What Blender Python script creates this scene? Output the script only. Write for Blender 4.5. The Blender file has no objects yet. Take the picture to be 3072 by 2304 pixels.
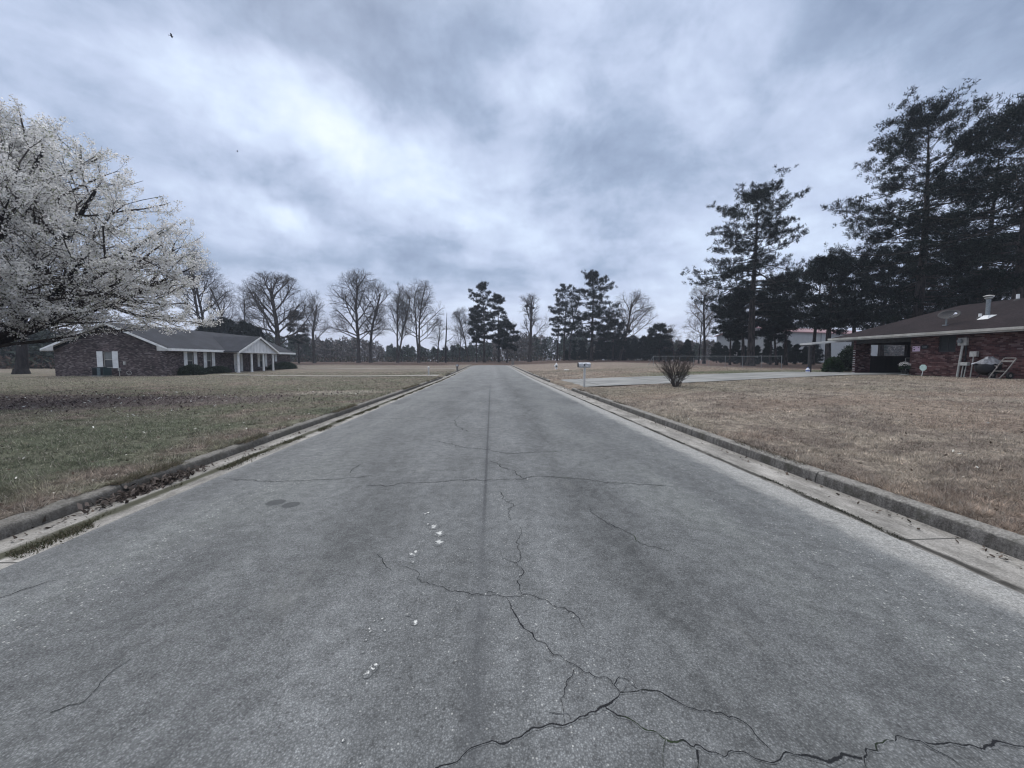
import bpy, math, random
import numpy as np
from math import sin, cos, pi, radians, sqrt, atan2

D = bpy.data
sc = bpy.context.scene
COL = sc.collection
R = random.Random(7)
NR = np.random.default_rng(11)

# ------------------------------------------------------------------ camera geometry (photo pixels -> rays)
F, CX, CY, CAMH = 1154., 1536., 1152., 1.55
YAW = math.atan((CX - 1474.) / F)
PIT = -math.atan((CY - 1081.) / F * cos(YAW))


def ray(px, py):
    d = ((px - CX) / F, 1.0, -(py - CY) / F)
    c, s = cos(PIT), sin(PIT)
    d = (d[0], d[1] * c - d[2] * s, d[1] * s + d[2] * c)
    c, s = cos(-YAW), sin(-YAW)
    return (d[0] * c - d[1] * s, d[0] * s + d[1] * c, d[2])


def on_x(px, py, X):
    d = ray(px, py); t = X / d[0]
    return (X, d[1] * t, CAMH + d[2] * t)


def on_y(px, py, Y):
    d = ray(px, py); t = Y / d[1]
    return (d[0] * t, Y, CAMH + d[2] * t)


def on_z(px, py, z=0.):
    d = ray(px, py); t = (z - CAMH) / d[2]
    return (d[0] * t, d[1] * t, z)


def smooth(a, b, t):
    t = np.clip((np.asarray(t, float) - a) / (b - a), 0, 1)
    return t * t * (3 - 2 * t)


def level(y):
    return .42 * smooth(25, 85, y) + .55 * smooth(78, 108, y)


def terrain(x, y):
    x = np.asarray(x, float); y = np.asarray(y, float)
    left = .14 - .10 * smooth(4.3, 14, -x)
    right = .14 + .5 * np.clip((x - 4.3) / 18, 0, 1)
    v = np.where(x < 0, left, right)
    fade = 1 - smooth(83, 88, y)
    road = (x < 4.16) & (x > -4.34)
    return level(y) + np.where(road, .14 * (1 - fade), v)


def tz(x, y):
    return float(terrain(x, y))


# ------------------------------------------------------------------ value noise
_P = NR.random((257, 257))


def vnoise(x, y, s=1.0, seed=0):
    x = np.asarray(x, float) * s + 17.3 * seed + 500; y = np.asarray(y, float) * s + 9.1 * seed + 500
    xi = np.floor(x).astype(int); yi = np.floor(y).astype(int)
    fx = x - xi; fy = y - yi
    fx = fx * fx * (3 - 2 * fx); fy = fy * fy * (3 - 2 * fy)
    a = _P[xi % 256, yi % 256]; b = _P[(xi + 1) % 256, yi % 256]
    c = _P[xi % 256, (yi + 1) % 256]; d = _P[(xi + 1) % 256, (yi + 1) % 256]
    return (a * (1 - fx) + b * fx) * (1 - fy) + (c * (1 - fx) + d * fx) * fy


def fbm(x, y, s=1.0, o=4, seed=0):
    t = 0; a = .5; n = 0
    for i in range(o):
        t = t + a * vnoise(x, y, s * 2 ** i, seed + i); n += a; a *= .55
    return t / n


# ------------------------------------------------------------------ materials
def new_mat(name):
    m = D.materials.new(name); m.use_nodes = True
    nt = m.node_tree
    b = nt.nodes['Principled BSDF']
    return m, nt, b


def N(nt, t, **kw):
    n = nt.nodes.new(t)
    for k, v in kw.items():
        setattr(n, k, v)
    return n


def sock(nt, n, key, v):
    if hasattr(v, 'is_output') or hasattr(v, 'node'):
        nt.links.new(v, n.inputs[key])
    else:
        n.inputs[key].default_value = v


def math_n(nt, op, a, b=0., c=0., clamp=False):
    n = N(nt, 'ShaderNodeMath', operation=op); n.use_clamp = clamp
    sock(nt, n, 0, a); sock(nt, n, 1, b); sock(nt, n, 2, c)
    return n.outputs[0]


def mixc(nt, f, a, b, mode='MIX'):
    n = N(nt, 'ShaderNodeMix', data_type='RGBA', blend_type=mode)
    sock(nt, n, 0, f)
    for k, v in ((6, a), (7, b)):
        if isinstance(v, tuple):
            v = (*v, 1) if len(v) == 3 else v
        sock(nt, n, k, v)
    return n.outputs[2]


def ramp(nt, f, *stops):
    n = N(nt, 'ShaderNodeValToRGB')
    e = n.color_ramp.elements
    while len(e) < len(stops):
        e.new(.5)
    for el, (p, c) in zip(e, stops):
        el.position = p
        el.color = (c, c, c, 1) if not isinstance(c, tuple) else (*c, 1)
    sock(nt, n, 0, f)
    return n.outputs[0]


def noise(nt, vec, scale, detail=4, rough=.6, dist=0., out=0):
    n = N(nt, 'ShaderNodeTexNoise')
    sock(nt, n, 'Vector', vec)
    n.inputs['Scale'].default_value = scale; n.inputs['Detail'].default_value = detail
    n.inputs['Roughness'].default_value = rough; n.inputs['Distortion'].default_value = dist
    return n.outputs[out]


def mapr(nt, v, a, b, c=0., d=1., smoothstep=True):
    n = N(nt, 'ShaderNodeMapRange', interpolation_type='SMOOTHSTEP' if smoothstep else 'LINEAR')
    sock(nt, n, 0, v)
    for i, q in enumerate((a, b, c, d)):
        n.inputs[i + 1].default_value = q
    return n.outputs[0]


def scaled(nt, vec, s):
    n = N(nt, 'ShaderNodeMapping'); sock(nt, n, 'Vector', vec)
    n.inputs['Scale'].default_value = s
    return n.outputs[0]


def coords(nt, kind='Object'):
    return N(nt, 'ShaderNodeTexCoord').outputs[kind]


def bump(nt, b, h, strength, dist):
    n = N(nt, 'ShaderNodeBump'); sock(nt, n, 'Height', h)
    n.inputs['Strength'].default_value = strength; n.inputs['Distance'].default_value = dist
    nt.links.new(n.outputs[0], b.inputs['Normal'])


def basic(name, c, rough=.7, var=.25, scale=4., spec=.3, metal=0., grime=None, stretch=None, bmp=None):
    m, nt, b = new_mat(name)
    v = coords(nt)
    if stretch:
        v = scaled(nt, v, stretch)
    n = noise(nt, v, scale, 5, .62)
    f = mapr(nt, n, .3, .7, 1 - var, 1 + var)
    col = mixc(nt, 1., (*c, 1), f, 'MULTIPLY')
    if grime:
        g = mapr(nt, noise(nt, v, scale * .45, 6, .7), .48, .68, 0, .8)
        col = mixc(nt, g, col, grime)
    nt.links.new(col, b.inputs['Base Color'])
    b.inputs['Roughness'].default_value = rough
    b.inputs['Specular IOR Level'].default_value = spec
    b.inputs['Metallic'].default_value = metal
    if bmp:
        bump(nt, b, noise(nt, v, bmp[0], 4), bmp[1], bmp[2])
    return m


def leafy(name, c, var=.5, transl=.25, rough=.6, spec=.2):
    """foliage / blossom: colour varies per leaf through the 'tone' attribute"""
    m, nt, b = new_mat(name)
    a = N(nt, 'ShaderNodeAttribute', attribute_name='tone').outputs['Color']
    col = mixc(nt, 1., (*c, 1), a, 'MULTIPLY')
    nt.links.new(col, b.inputs['Base Color'])
    b.inputs['Roughness'].default_value = rough; b.inputs['Specular IOR Level'].default_value = spec
    if transl:
        t = N(nt, 'ShaderNodeBsdfTranslucent'); nt.links.new(col, t.inputs[0])
        mx = N(nt, 'ShaderNodeMixShader'); mx.inputs[0].default_value = transl
        nt.links.new(b.outputs[0], mx.inputs[1]); nt.links.new(t.outputs[0], mx.inputs[2])
        nt.links.new(mx.outputs[0], nt.nodes['Material Output'].inputs[0])
    return m


def brick_mat(name, stops, mortar, mlo=.05):
    m, nt, b = new_mat(name)
    p = N(nt, 'ShaderNodeSeparateXYZ'); nt.links.new(coords(nt), p.inputs[0])
    g = N(nt, 'ShaderNodeNewGeometry'); nn = N(nt, 'ShaderNodeSeparateXYZ'); nt.links.new(g.outputs['Normal'], nn.inputs[0])
    ax = math_n(nt, 'GREATER_THAN', math_n(nt, 'ABSOLUTE', nn.outputs[0]), .5)
    u = math_n(nt, 'ADD', math_n(nt, 'MULTIPLY', ax, p.outputs[1]), math_n(nt, 'MULTIPLY', math_n(nt, 'SUBTRACT', 1., ax), p.outputs[0]))
    rowf = math_n(nt, 'DIVIDE', p.outputs[2], .077)
    row = math_n(nt, 'FLOOR', rowf)
    uu = math_n(nt, 'ADD', math_n(nt, 'DIVIDE', u, .215), math_n(nt, 'MULTIPLY', math_n(nt, 'PINGPONG', row, 1.), .5))
    colm = math_n(nt, 'FLOOR', uu)
    cv = N(nt, 'ShaderNodeCombineXYZ'); sock(nt, cv, 0, row); sock(nt, cv, 1, colm); sock(nt, cv, 2, ax)
    wn = N(nt, 'ShaderNodeTexWhiteNoise', noise_dimensions='3D'); nt.links.new(cv.outputs[0], wn.inputs['Vector'])
    cv2 = N(nt, 'ShaderNodeCombineXYZ'); sock(nt, cv2, 0, math_n(nt, 'MULTIPLY', u, 1.1)); sock(nt, cv2, 1, math_n(nt, 'MULTIPLY', p.outputs[2], 5.)); sock(nt, cv2, 2, ax)
    big = noise(nt, cv2.outputs[0], 1.3, 4, .65)
    val = math_n(nt, 'ADD', math_n(nt, 'MULTIPLY', wn.outputs[0], .62), math_n(nt, 'MULTIPLY', big, .38))
    c = ramp(nt, val, *stops)
    fr = math_n(nt, 'FRACT', rowf); fu = math_n(nt, 'FRACT', uu)
    mo = math_n(nt, 'MAXIMUM', math_n(nt, 'LESS_THAN', fr, .13), math_n(nt, 'LESS_THAN', fu, mlo))
    c = mixc(nt, math_n(nt, 'MULTIPLY', mo, .8), c, mortar)
    st = mapr(nt, noise(nt, coords(nt), .6, 5), .35, .7, .72, 1.12)
    c = mixc(nt, 1., c, st, 'MULTIPLY')
    nt.links.new(c, b.inputs['Base Color'])
    b.inputs['Roughness'].default_value = .9; b.inputs['Specular IOR Level'].default_value = .15
    bump(nt, b, math_n(nt, 'ADD', math_n(nt, 'SUBTRACT', 1., mo), math_n(nt, 'MULTIPLY', wn.outputs[0], .4)), .6, .01)
    return m


def shingle_mat(name, c, c2):
    m, nt, b = new_mat(name)
    v = coords(nt)
    n = noise(nt, scaled(nt, v, (1, 1, 2.5)), 9, 5, .7)
    n2 = noise(nt, v, .7, 5)
    col = mixc(nt, mapr(nt, n, .3, .7), c, c2)
    col = mixc(nt, 1., col, mapr(nt, n2, .3, .7, .75, 1.2), 'MULTIPLY')
    w = N(nt, 'ShaderNodeTexWave', wave_type='BANDS', bands_direction='Z'); nt.links.new(v, w.inputs[0])
    w.inputs['Scale'].default_value = 3.2; w.inputs['Distortion'].default_value = .6; w.inputs['Detail Scale'].default_value = 3
    col = mixc(nt, 1., col, mapr(nt, w.outputs['Fac'], 0, .35, .8, 1.), 'MULTIPLY')
    nt.links.new(col, b.inputs['Base Color']); b.inputs['Roughness'].default_value = .92
    b.inputs['Specular IOR Level'].default_value = .15
    bump(nt, b, n, .5, .02)
    return m


def bark_mat(name, c, c2, scale=6):
    m, nt, b = new_mat(name)
    v = scaled(nt, coords(nt), (1, 1, .22))
    n = noise(nt, v, scale, 6, .7)
    col = mixc(nt, mapr(nt, n, .35, .65), c, c2)
    nt.links.new(col, b.inputs['Base Color']); b.inputs['Roughness'].default_value = .95
    b.inputs['Specular IOR Level'].default_value = .1
    bump(nt, b, n, .9, .05)
    return m


def glass_mat(name, c=(.02, .024, .028)):
    m, nt, b = new_mat(name)
    n = noise(nt, coords(nt), 1.7, 3)
    nt.links.new(mixc(nt, n, c, tuple(q * 1.8 for q in c)), b.inputs['Base Color'])
    b.inputs['Roughness'].default_value = .12; b.inputs['Specular IOR Level'].default_value = .5
    return m


M = {}
M['white'] = basic('white_paint', (.74, .75, .75), .55, .08, 3, grime=(.55, .55, .53))
M['siding'] = basic('white_siding', (.66, .67, .68), .6, .12, 2.2, grime=(.42, .42, .42), stretch=(1, 1, .25))
M['trim'] = basic('cream_trim', (.38, .37, .34), .6, .15, 3, grime=(.25, .24, .21))
M['soffit'] = basic('soffit', (.46, .46, .45), .7, .12, 3)
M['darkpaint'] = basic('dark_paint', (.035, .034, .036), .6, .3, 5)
M['pale_metal'] = basic('pale_metal', (.42, .42, .40), .5, .18, 9, spec=.4, grime=(.26, .24, .22))
M['galv'] = basic('galvanised_metal', (.22, .24, .25), .45, .2, 14, spec=.5, metal=.5)
M['mail'] = basic('dull_aluminium', (.5, .52, .55), .38, .25, 16, spec=.5, metal=.75, grime=(.12, .12, .13))
M['green_metal'] = basic('green_enamel', (.035, .06, .065), .55, .2, 6)
M['green_panel'] = basic('grey_green_enamel', (.085, .115, .125), .55, .2, 6)
M['black'] = basic('black_enamel', (.014, .014, .016), .5, .3, 8)
M['rubber'] = basic('black_rubber', (.02, .02, .022), .85, .3, 12)
M['concrete'] = basic('concrete', (.27, .265, .25), .9, .22, 7, spec=.15, grime=(.15, .145, .135))
M['oldwood'] = basic('weathered_white_post', (.5, .5, .49), .8, .22, 9, grime=(.24, .235, .22), stretch=(1, 1, .15))
M['stone'] = basic('stone_pillar', (.17, .155, .145), .9, .35, 9)
M['tarp'] = basic('crumpled_grey_cover', (.20, .205, .22), .5, .4, 12)
M['plastic'] = basic('pale_plastic', (.7, .72, .78), .4, .1, 4)
M['blue'] = basic('blue_plastic', (.06, .09, .3), .4, .1, 4)
M['pink_sign'] = basic('pinkish_sign', (.62, .48, .60), .5, .08, 4)
M['mint_sign'] = basic('pale_green_sign', (.42, .55, .52), .5, .15, 9)
M['metal_wall'] = basic('white_metal_cladding', (.33, .35, .36), .6, .06, 1.2)
M['pink_roof'] = basic('faded_red_metal_roof', (.27, .16, .165), .6, .25, 2.5)
M['shed'] = basic('pale_shed_wall', (.50, .52, .53), .6, .08, 1.2)
M['panel'] = basic('shade_dark_wall', (.020, .015, .014), .7, .3, 4, stretch=(1, 1, .2))  # near-black colour paints the carport's interior shade onto its walls
M['tanmetal'] = basic('dull_tan_metal', (.22, .205, .19), .55, .25, 9, spec=.3, grime=(.12, .10, .09))
M['cloth'] = basic('dim_curtain', (.10, .10, .105), .9, .3, 3)
M['glass'] = glass_mat('window_glass'); M['glass2'] = glass_mat('blind_glass', (.10, .105, .10))
M['screen'] = basic('dark_insect_screen', (.022, .026, .026), .7, .2, 6)
M['brickL'] = brick_mat('brown_brick', ((0., (.022, .017, .020)), (.30, (.062, .048, .050)), (.56, (.11, .083, .084)), (.76, (.18, .15, .148)), (.9, (.29, .265, .26))), (.10, .095, .095))
M['brickR'] = brick_mat('red_brick', ((0., (.020, .013, .014)), (.32, (.060, .024, .024)), (.58, (.110, .050, .048)), (.78, (.175, .112, .108)), (.92, (.30, .25, .24))), (.095, .082, .08))
M['roofL'] = shingle_mat('dark_grey_shingles', (.026, .029, .037), (.046, .049, .060))
M['roofR'] = shingle_mat('brown_shingles', (.014, .011, .012), (.034, .025, .027))
M['barkP'] = bark_mat('pine_bark', (.020, .018, .018), (.075, .064, .06))
M['barkB'] = bark_mat('grey_bark', (.035, .030, .028), (.085, .075, .070))
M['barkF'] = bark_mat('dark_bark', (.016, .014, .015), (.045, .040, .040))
M['twig'] = basic('twig_bark', (.085, .076, .072), .95, .35, 2, spec=.1)
M['twigpale'] = basic('pale_twig_bark', (.10, .085, .074), .95, .3, 2, spec=.1)
M['needle'] = leafy('pine_needles', (.012, .018, .015), transl=.08, spec=.04)
M['needle2'] = leafy('cedar_needles', (.013, .019, .016), transl=.08, spec=.04)
M['petal'] = leafy('pear_blossom', (.84, .83, .82), transl=.6, rough=.8)
M['shrubleaf'] = leafy('shrub_leaves', (.022, .034, .022), transl=.1)
M['ivyleaf'] = leafy('broad_green_leaves', (.03, .055, .025), transl=.2)
M['flower'] = leafy('white_flowers', (.7, .68, .66), transl=.2)
M['grass'] = leafy('grass_blades', (1., 1., 1.), transl=.25, rough=.8, spec=.1)
M['litter'] = leafy('dry_leaves', (1., 1., 1.), transl=.1, rough=.9, spec=.1)
M['wood_far'] = leafy('far_wood', (1., 1., 1.), transl=0., rough=.9, spec=.05)
M['nest'] = basic('twig_nest', (.03, .025, .022), .95, .4, 20)


# ------------------------------------------------------------------ objects and meshes
def link(o, parent=None):
    COL.objects.link(o)
    if parent is not None:
        o.parent = parent
    return o


def tag(o, label=None, cat=None, group=None, kind=None):
    if label: o['label'] = label
    if cat: o['category'] = cat
    if group: o['group'] = group
    if kind: o['kind'] = kind
    return o


def thing(name, label, cat, loc=(0, 0, 0), group=None, rz=0.):
    o = D.objects.new(name, None)
    o.location = loc; o.rotation_euler = (0, 0, rz); o.empty_display_size = .3
    link(o)
    return tag(o, label, cat, group)


def copy_tree(o, parent=None):
    c = o.copy(); COL.objects.link(c); c.parent = parent
    for ch in [q for q in D.objects if q.parent == o]:
        copy_tree(ch, c)
    return c


class MB:
    def __init__(s, off=(0, 0, 0)):
        s.v = []; s.f = []; s.off = off

    def add(s, vs, fs):
        n = len(s.v)
        s.v += [(a - s.off[0], b - s.off[1], c - s.off[2]) for a, b, c in vs]
        s.f += [tuple(i + n for i in f) for f in fs]
        return s

    def box(s, x0, x1, y0, y1, z0, z1):
        x0, x1 = sorted((x0, x1)); y0, y1 = sorted((y0, y1)); z0, z1 = sorted((z0, z1))
        return s.add([(x0, y0, z0), (x1, y0, z0), (x1, y1, z0), (x0, y1, z0), (x0, y0, z1), (x1, y0, z1), (x1, y1, z1), (x0, y1, z1)],
                     [(0, 3, 2, 1), (4, 5, 6, 7), (0, 1, 5, 4), (1, 2, 6, 5), (2, 3, 7, 6), (3, 0, 4, 7)])

    def prism(s, poly, axis, a, b):
        """poly: 2-D outline; axis 'x': (y,z) outline swept in x; 'y': (x,z); 'z': (x,y)"""
        n = len(poly)

        def P(q, t):
            return {'x': (t, q[0], q[1]), 'y': (q[0], t, q[1]), 'z': (q[0], q[1], t)}[axis]
        vs = [P(q, a) for q in poly] + [P(q, b) for q in poly]
        fs = [tuple(range(n)), tuple(range(2 * n - 1, n - 1, -1))] + [(i, i + n, (i + 1) % n + n, (i + 1) % n) for i in range(n)]
        return s.add(vs, fs)

    def tube(s, pts, rad, n=8, cap=True):
        from mathutils import Vector as V
        pts = [V(p) for p in pts]
        if not isinstance(rad, (list, tuple)): rad = [rad] * len(pts)
        ref = None; rings = []
        for i, p in enumerate(pts):
            t = (pts[min(i + 1, len(pts) - 1)] - pts[max(i - 1, 0)]).normalized()
            if ref is None:
                ref = V((1, 0, 0)) if abs(t.x) < .8 else V((0, 1, 0))
            u = (ref - t * ref.dot(t)).normalized(); w = t.cross(u); ref = u
            rings.append([tuple(p + (u * cos(2 * pi * k / n) + w * sin(2 * pi * k / n)) * rad[i]) for k in range(n)])
        vs = [q for r in rings for q in r]; fs = []
        for i in range(len(pts) - 1):
            for k in range(n):
                fs.append((i * n + k, i * n + (k + 1) % n, (i + 1) * n + (k + 1) % n, (i + 1) * n + k))
        if cap:
            fs += [tuple(range(n - 1, -1, -1)), tuple(range((len(pts) - 1) * n, len(pts) * n))]
        return s.add(vs, fs)

    def lathe(s, prof, c, n=16):
        vs = []; fs = []
        for r, z in prof:
            vs += [(c[0] + r * cos(2 * pi * k / n), c[1] + r * sin(2 * pi * k / n), c[2] + z) for k in range(n)]
        for i in range(len(prof) - 1):
            for k in range(n):
                fs.append((i * n + k, i * n + (k + 1) % n, (i + 1) * n + (k + 1) % n, (i + 1) * n + k))
        fs += [tuple(range(n - 1, -1, -1)), tuple(range((len(prof) - 1) * n, len(prof) * n))]
        return s.add(vs, fs)

    def build(s, name, m, parent=None, smooth_=False):
        me = D.meshes.new(name); me.from_pydata(s.v, [], s.f); me.validate(); me.update()
        me.materials.append(M[m] if isinstance(m, str) else m)
        if smooth_:
            me.polygons.foreach_set('use_smooth', [True] * len(me.polygons))
        return link(D.objects.new(name, me), parent)


def bevel(o, w=.01, seg=2):
    b = o.modifiers.new('bevel', 'BEVEL'); b.width = w; b.segments = seg; b.limit_method = 'ANGLE'
    return o


def np_obj(name, V, Fc, m, parent=None, tone=None, smooth_=False, attr='tone'):
    """V (n,3), Fc (m,k) uniform polygons, tone (n,3) per-vertex colour"""
    V = np.asarray(V, np.float32); Fc = np.asarray(Fc, np.int32)
    me = D.meshes.new(name)
    k = Fc.shape[1]
    me.vertices.add(len(V)); me.vertices.foreach_set('co', V.ravel())
    me.loops.add(Fc.size); me.loops.foreach_set('vertex_index', Fc.ravel())
    me.polygons.add(len(Fc))
    me.polygons.foreach_set('loop_start', np.arange(len(Fc), dtype=np.int32) * k)
    try:
        me.polygons.foreach_set('loop_total', np.full(len(Fc), k, np.int32))
    except Exception:
        pass
    if tone is not None:
        a = me.attributes.new(attr, 'FLOAT_COLOR', 'POINT')
        t = np.ones((len(V), 4), np.float32); t[:, :3] = tone
        a.data.foreach_set('color', t.ravel())
    me.update(calc_edges=True)
    if smooth_:
        me.polygons.foreach_set('use_smooth', np.ones(len(Fc), bool))
    me.materials.append(M[m] if isinstance(m, str) else m)
    return link(D.objects.new(name, me), parent)


def seg_mesh(segs, n):
    """segs (k,8): p0 p1 r0 r1 -> open n-sided tapered tubes"""
    S = np.asarray(segs, float).reshape(-1, 8)
    p0, p1, r0, r1 = S[:, :3], S[:, 3:6], S[:, 6], S[:, 7]
    t = p1 - p0; L = np.linalg.norm(t, axis=1, keepdims=True) + 1e-9; t = t / L
    p1 = p1 + t * np.minimum(r1[:, None] * .6, L * .3)
    ref = np.where(np.abs(t[:, 2:3]) < .8, np.array([[0, 0, 1.]]), np.array([[1., 0, 0]]))
    u = np.cross(t, ref); u /= np.linalg.norm(u, axis=1, keepdims=True); w = np.cross(t, u)
    a = np.arange(n) * 2 * pi / n
    ring = u[:, None, :] * np.cos(a)[None, :, None] + w[:, None, :] * np.sin(a)[None, :, None]
    V = np.concatenate([p0[:, None] + ring * r0[:, None, None], p1[:, None] + ring * r1[:, None, None]], 1).reshape(-1, 3)
    k = np.arange(n); kn = (k + 1) % n
    q = np.stack([k, kn, kn + n, k + n], 1)
    Fc = (np.arange(len(S))[:, None, None] * 2 * n + q[None]).reshape(-1, 4)
    return V, Fc


def join(parts):
    Vs = []; Fs = []; n = 0
    for V, f in parts:
        Vs.append(V); Fs.append(f + n); n += len(V)
    return np.concatenate(Vs), np.concatenate(Fs)


def blades(P, Dr, L, W, rng, curl=.0):
    """single-triangle needles / petals: base P, direction Dr (n,3), length L, width W"""
    n = len(P)
    Dr = Dr / (np.linalg.norm(Dr, axis=1, keepdims=True) + 1e-9)
    r = rng.normal(size=(n, 3)); s = np.cross(Dr, r); s /= np.linalg.norm(s, axis=1, keepdims=True) + 1e-9
    L = np.broadcast_to(np.asarray(L, float), (n,))[:, None]; W = np.broadcast_to(np.asarray(W, float), (n,))[:, None]
    V = np.stack([P - s * W / 2, P + s * W / 2, P + Dr * L], 1).reshape(-1, 3)
    return V, np.arange(3 * n).reshape(-1, 3)


# ------------------------------------------------------------------ trees
def vadd(a, b, k=1.): return (a[0] + b[0] * k, a[1] + b[1] * k, a[2] + b[2] * k)


def unit(a):
    l = sqrt(a[0] ** 2 + a[1] ** 2 + a[2] ** 2) + 1e-9
    return (a[0] / l, a[1] / l, a[2] / l)


def side_dir(rng, d, ang):
    """a direction at angle ang from d, random azimuth"""
    r = (rng.gauss(0, 1), rng.gauss(0, 1), rng.gauss(0, 1))
    k = r[0] * d[0] + r[1] * d[1] + r[2] * d[2]
    s = unit((r[0] - k * d[0], r[1] - k * d[1], r[2] - k * d[2]))
    c, q = cos(ang), sin(ang)
    return (d[0] * c + s[0] * q, d[1] * c + s[1] * q, d[2] * c + s[2] * q)


def grow_bare(seed, H, fork, r0, cen, rad, nch=(9, 7, 5, 4), ang=(.75, .8, .85, .9), lens=None, lean=(0, 0), trop=.06, leaders=1, wob=(.05, .10, .16, .2, .24), rmin=.012, start=(.28, .2, .15, .1), limbs=None, floor=None):
    """recursive bare tree clipped by an ellipsoidal crown (cen, rad); returns segs per level and tips"""
    rng = random.Random(seed)
    lv = [[] for _ in range(6)]
    tips = []
    lens = lens or (H * .97, H * .48, H * .27, H * .15, H * .085)
    top = len(nch)

    def inside(p, g=1.):
        return ((p[0] - cen[0]) / rad[0]) ** 2 + ((p[1] - cen[1]) / rad[1]) ** 2 + ((p[2] - cen[2]) / rad[2]) ** 2 < g

    def br(p, d, L, r, l):
        n = (10, 7, 5, 4, 3)[l]
        st = L / n
        pts = [(p, d, r)]
        for i in range(n):
            w = wob[l]
            up = trop * (1.0 if l else .3)
            d = unit((d[0] + rng.gauss(0, w), d[1] + rng.gauss(0, w), d[2] + rng.gauss(0, w) + up))
            if floor and l and p[2] + d[2] * st < floor(p) and d[2] < .25:
                d = unit((d[0], d[1], .12 + abs(d[2]) * .5))
            q = vadd(p, d, st)
            r1 = max(rmin * .7, r * (1 - .62 / n)) if l else max(rmin, r * (1 - .8 / n))
            if l:
                ee = sqrt(((q[0] - cen[0]) / rad[0]) ** 2 + ((q[1] - cen[1]) / rad[1]) ** 2 + ((q[2] - cen[2]) / rad[2]) ** 2)
                r1 = min(r1, max(rmin, r0 * .75 * (1.04 - ee) + rmin))
            if l and not inside(q, 1. + rng.uniform(-.12, .12)) and q[2] > cen[2] - rad[2] * .4:
                if i == 0 and l > 2: return
                lv[l].append((*p, *vadd(p, d, st * .5), r, r1 * .6)); pts.append((vadd(p, d, st * .5), d, r1)); break
            lv[l].append((*p, *q, r, r1))
            p, r = q, r1
            pts.append((p, d, r))
        if l >= top:
            tips.append((p, d)); return
        m = len(pts)
        k = nch[l]
        for j in range(k):
            s = start[l] if l else fork
            t = s + (1 - s) * ((j + rng.random()) / k)
            x = t * (m - 1); i = min(m - 2, int(x)); f = x - i
            a, b = pts[i], pts[i + 1]
            pp = vadd(a[0], (b[0][0] - a[0][0], b[0][1] - a[0][1], b[0][2] - a[0][2]), f)
            rr = a[2] + (b[2] - a[2]) * f
            an = ang[l] * rng.uniform(.55, 1.2)
            if l == 0: an = ang[0] * (1.25 - .75 * t) * rng.uniform(.8, 1.2)
            dd = side_dir(rng, a[1], an)
            if l == 0:
                az = j * 2.4 + rng.uniform(-.5, .5)
                dd = (sin(an) * cos(az), sin(an) * sin(az), cos(an))
            if l and dd[2] < -.25: dd = unit((dd[0], dd[1], dd[2] * .3))
            LL = lens[l + 1] * rng.uniform(.65, 1.2) * ((1.15 - .55 * t) if l else (1.25 - .8 * t))
            br(pp, dd, LL, max(rmin, rr * (.62 if l == 0 else .6) * rng.uniform(.75, 1.05)), l + 1)
        if l: tips.append((p, d))

    for q in range(leaders):
        a = rng.uniform(0, 6.28)
        br((0, 0, -.2), unit((lean[0] + .16 * (leaders > 1) * cos(a), lean[1] + .16 * (leaders > 1) * sin(a), 1)), lens[0], r0 * (1 if leaders == 1 else .8), 0)
    for L in (limbs or []):      # extra hand-placed limbs: (start, direction, length, radius)
        br(L[0], unit(L[1]), L[2], L[3], 1)
    return lv, tips


def flare(lv, r0):
    """root flare at the base"""
    return [(0, 0, -.25, 0, 0, .35, r0 * 1.45, r0 * 1.06)]


def emit_bare(root, lv, r0, barkm='barkB', twigm='twig', tname='trunk', cname='crown'):
    V, f = join([seg_mesh(lv[0] + flare(lv, r0), 9)])
    np_obj(tname, V, f, barkm, root, smooth_=True)
    parts = []
    for l, n in ((1, 6), (2, 4), (3, 3), (4, 3), (5, 3)):
        if lv[l]: parts.append(seg_mesh(lv[l], n))
    V, f = join(parts)
    np_obj(cname, V, f, twigm, root)


def interp(prof, t):
    return float(np.interp(t, [p[0] for p in prof], [p[1] for p in prof]))


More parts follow.
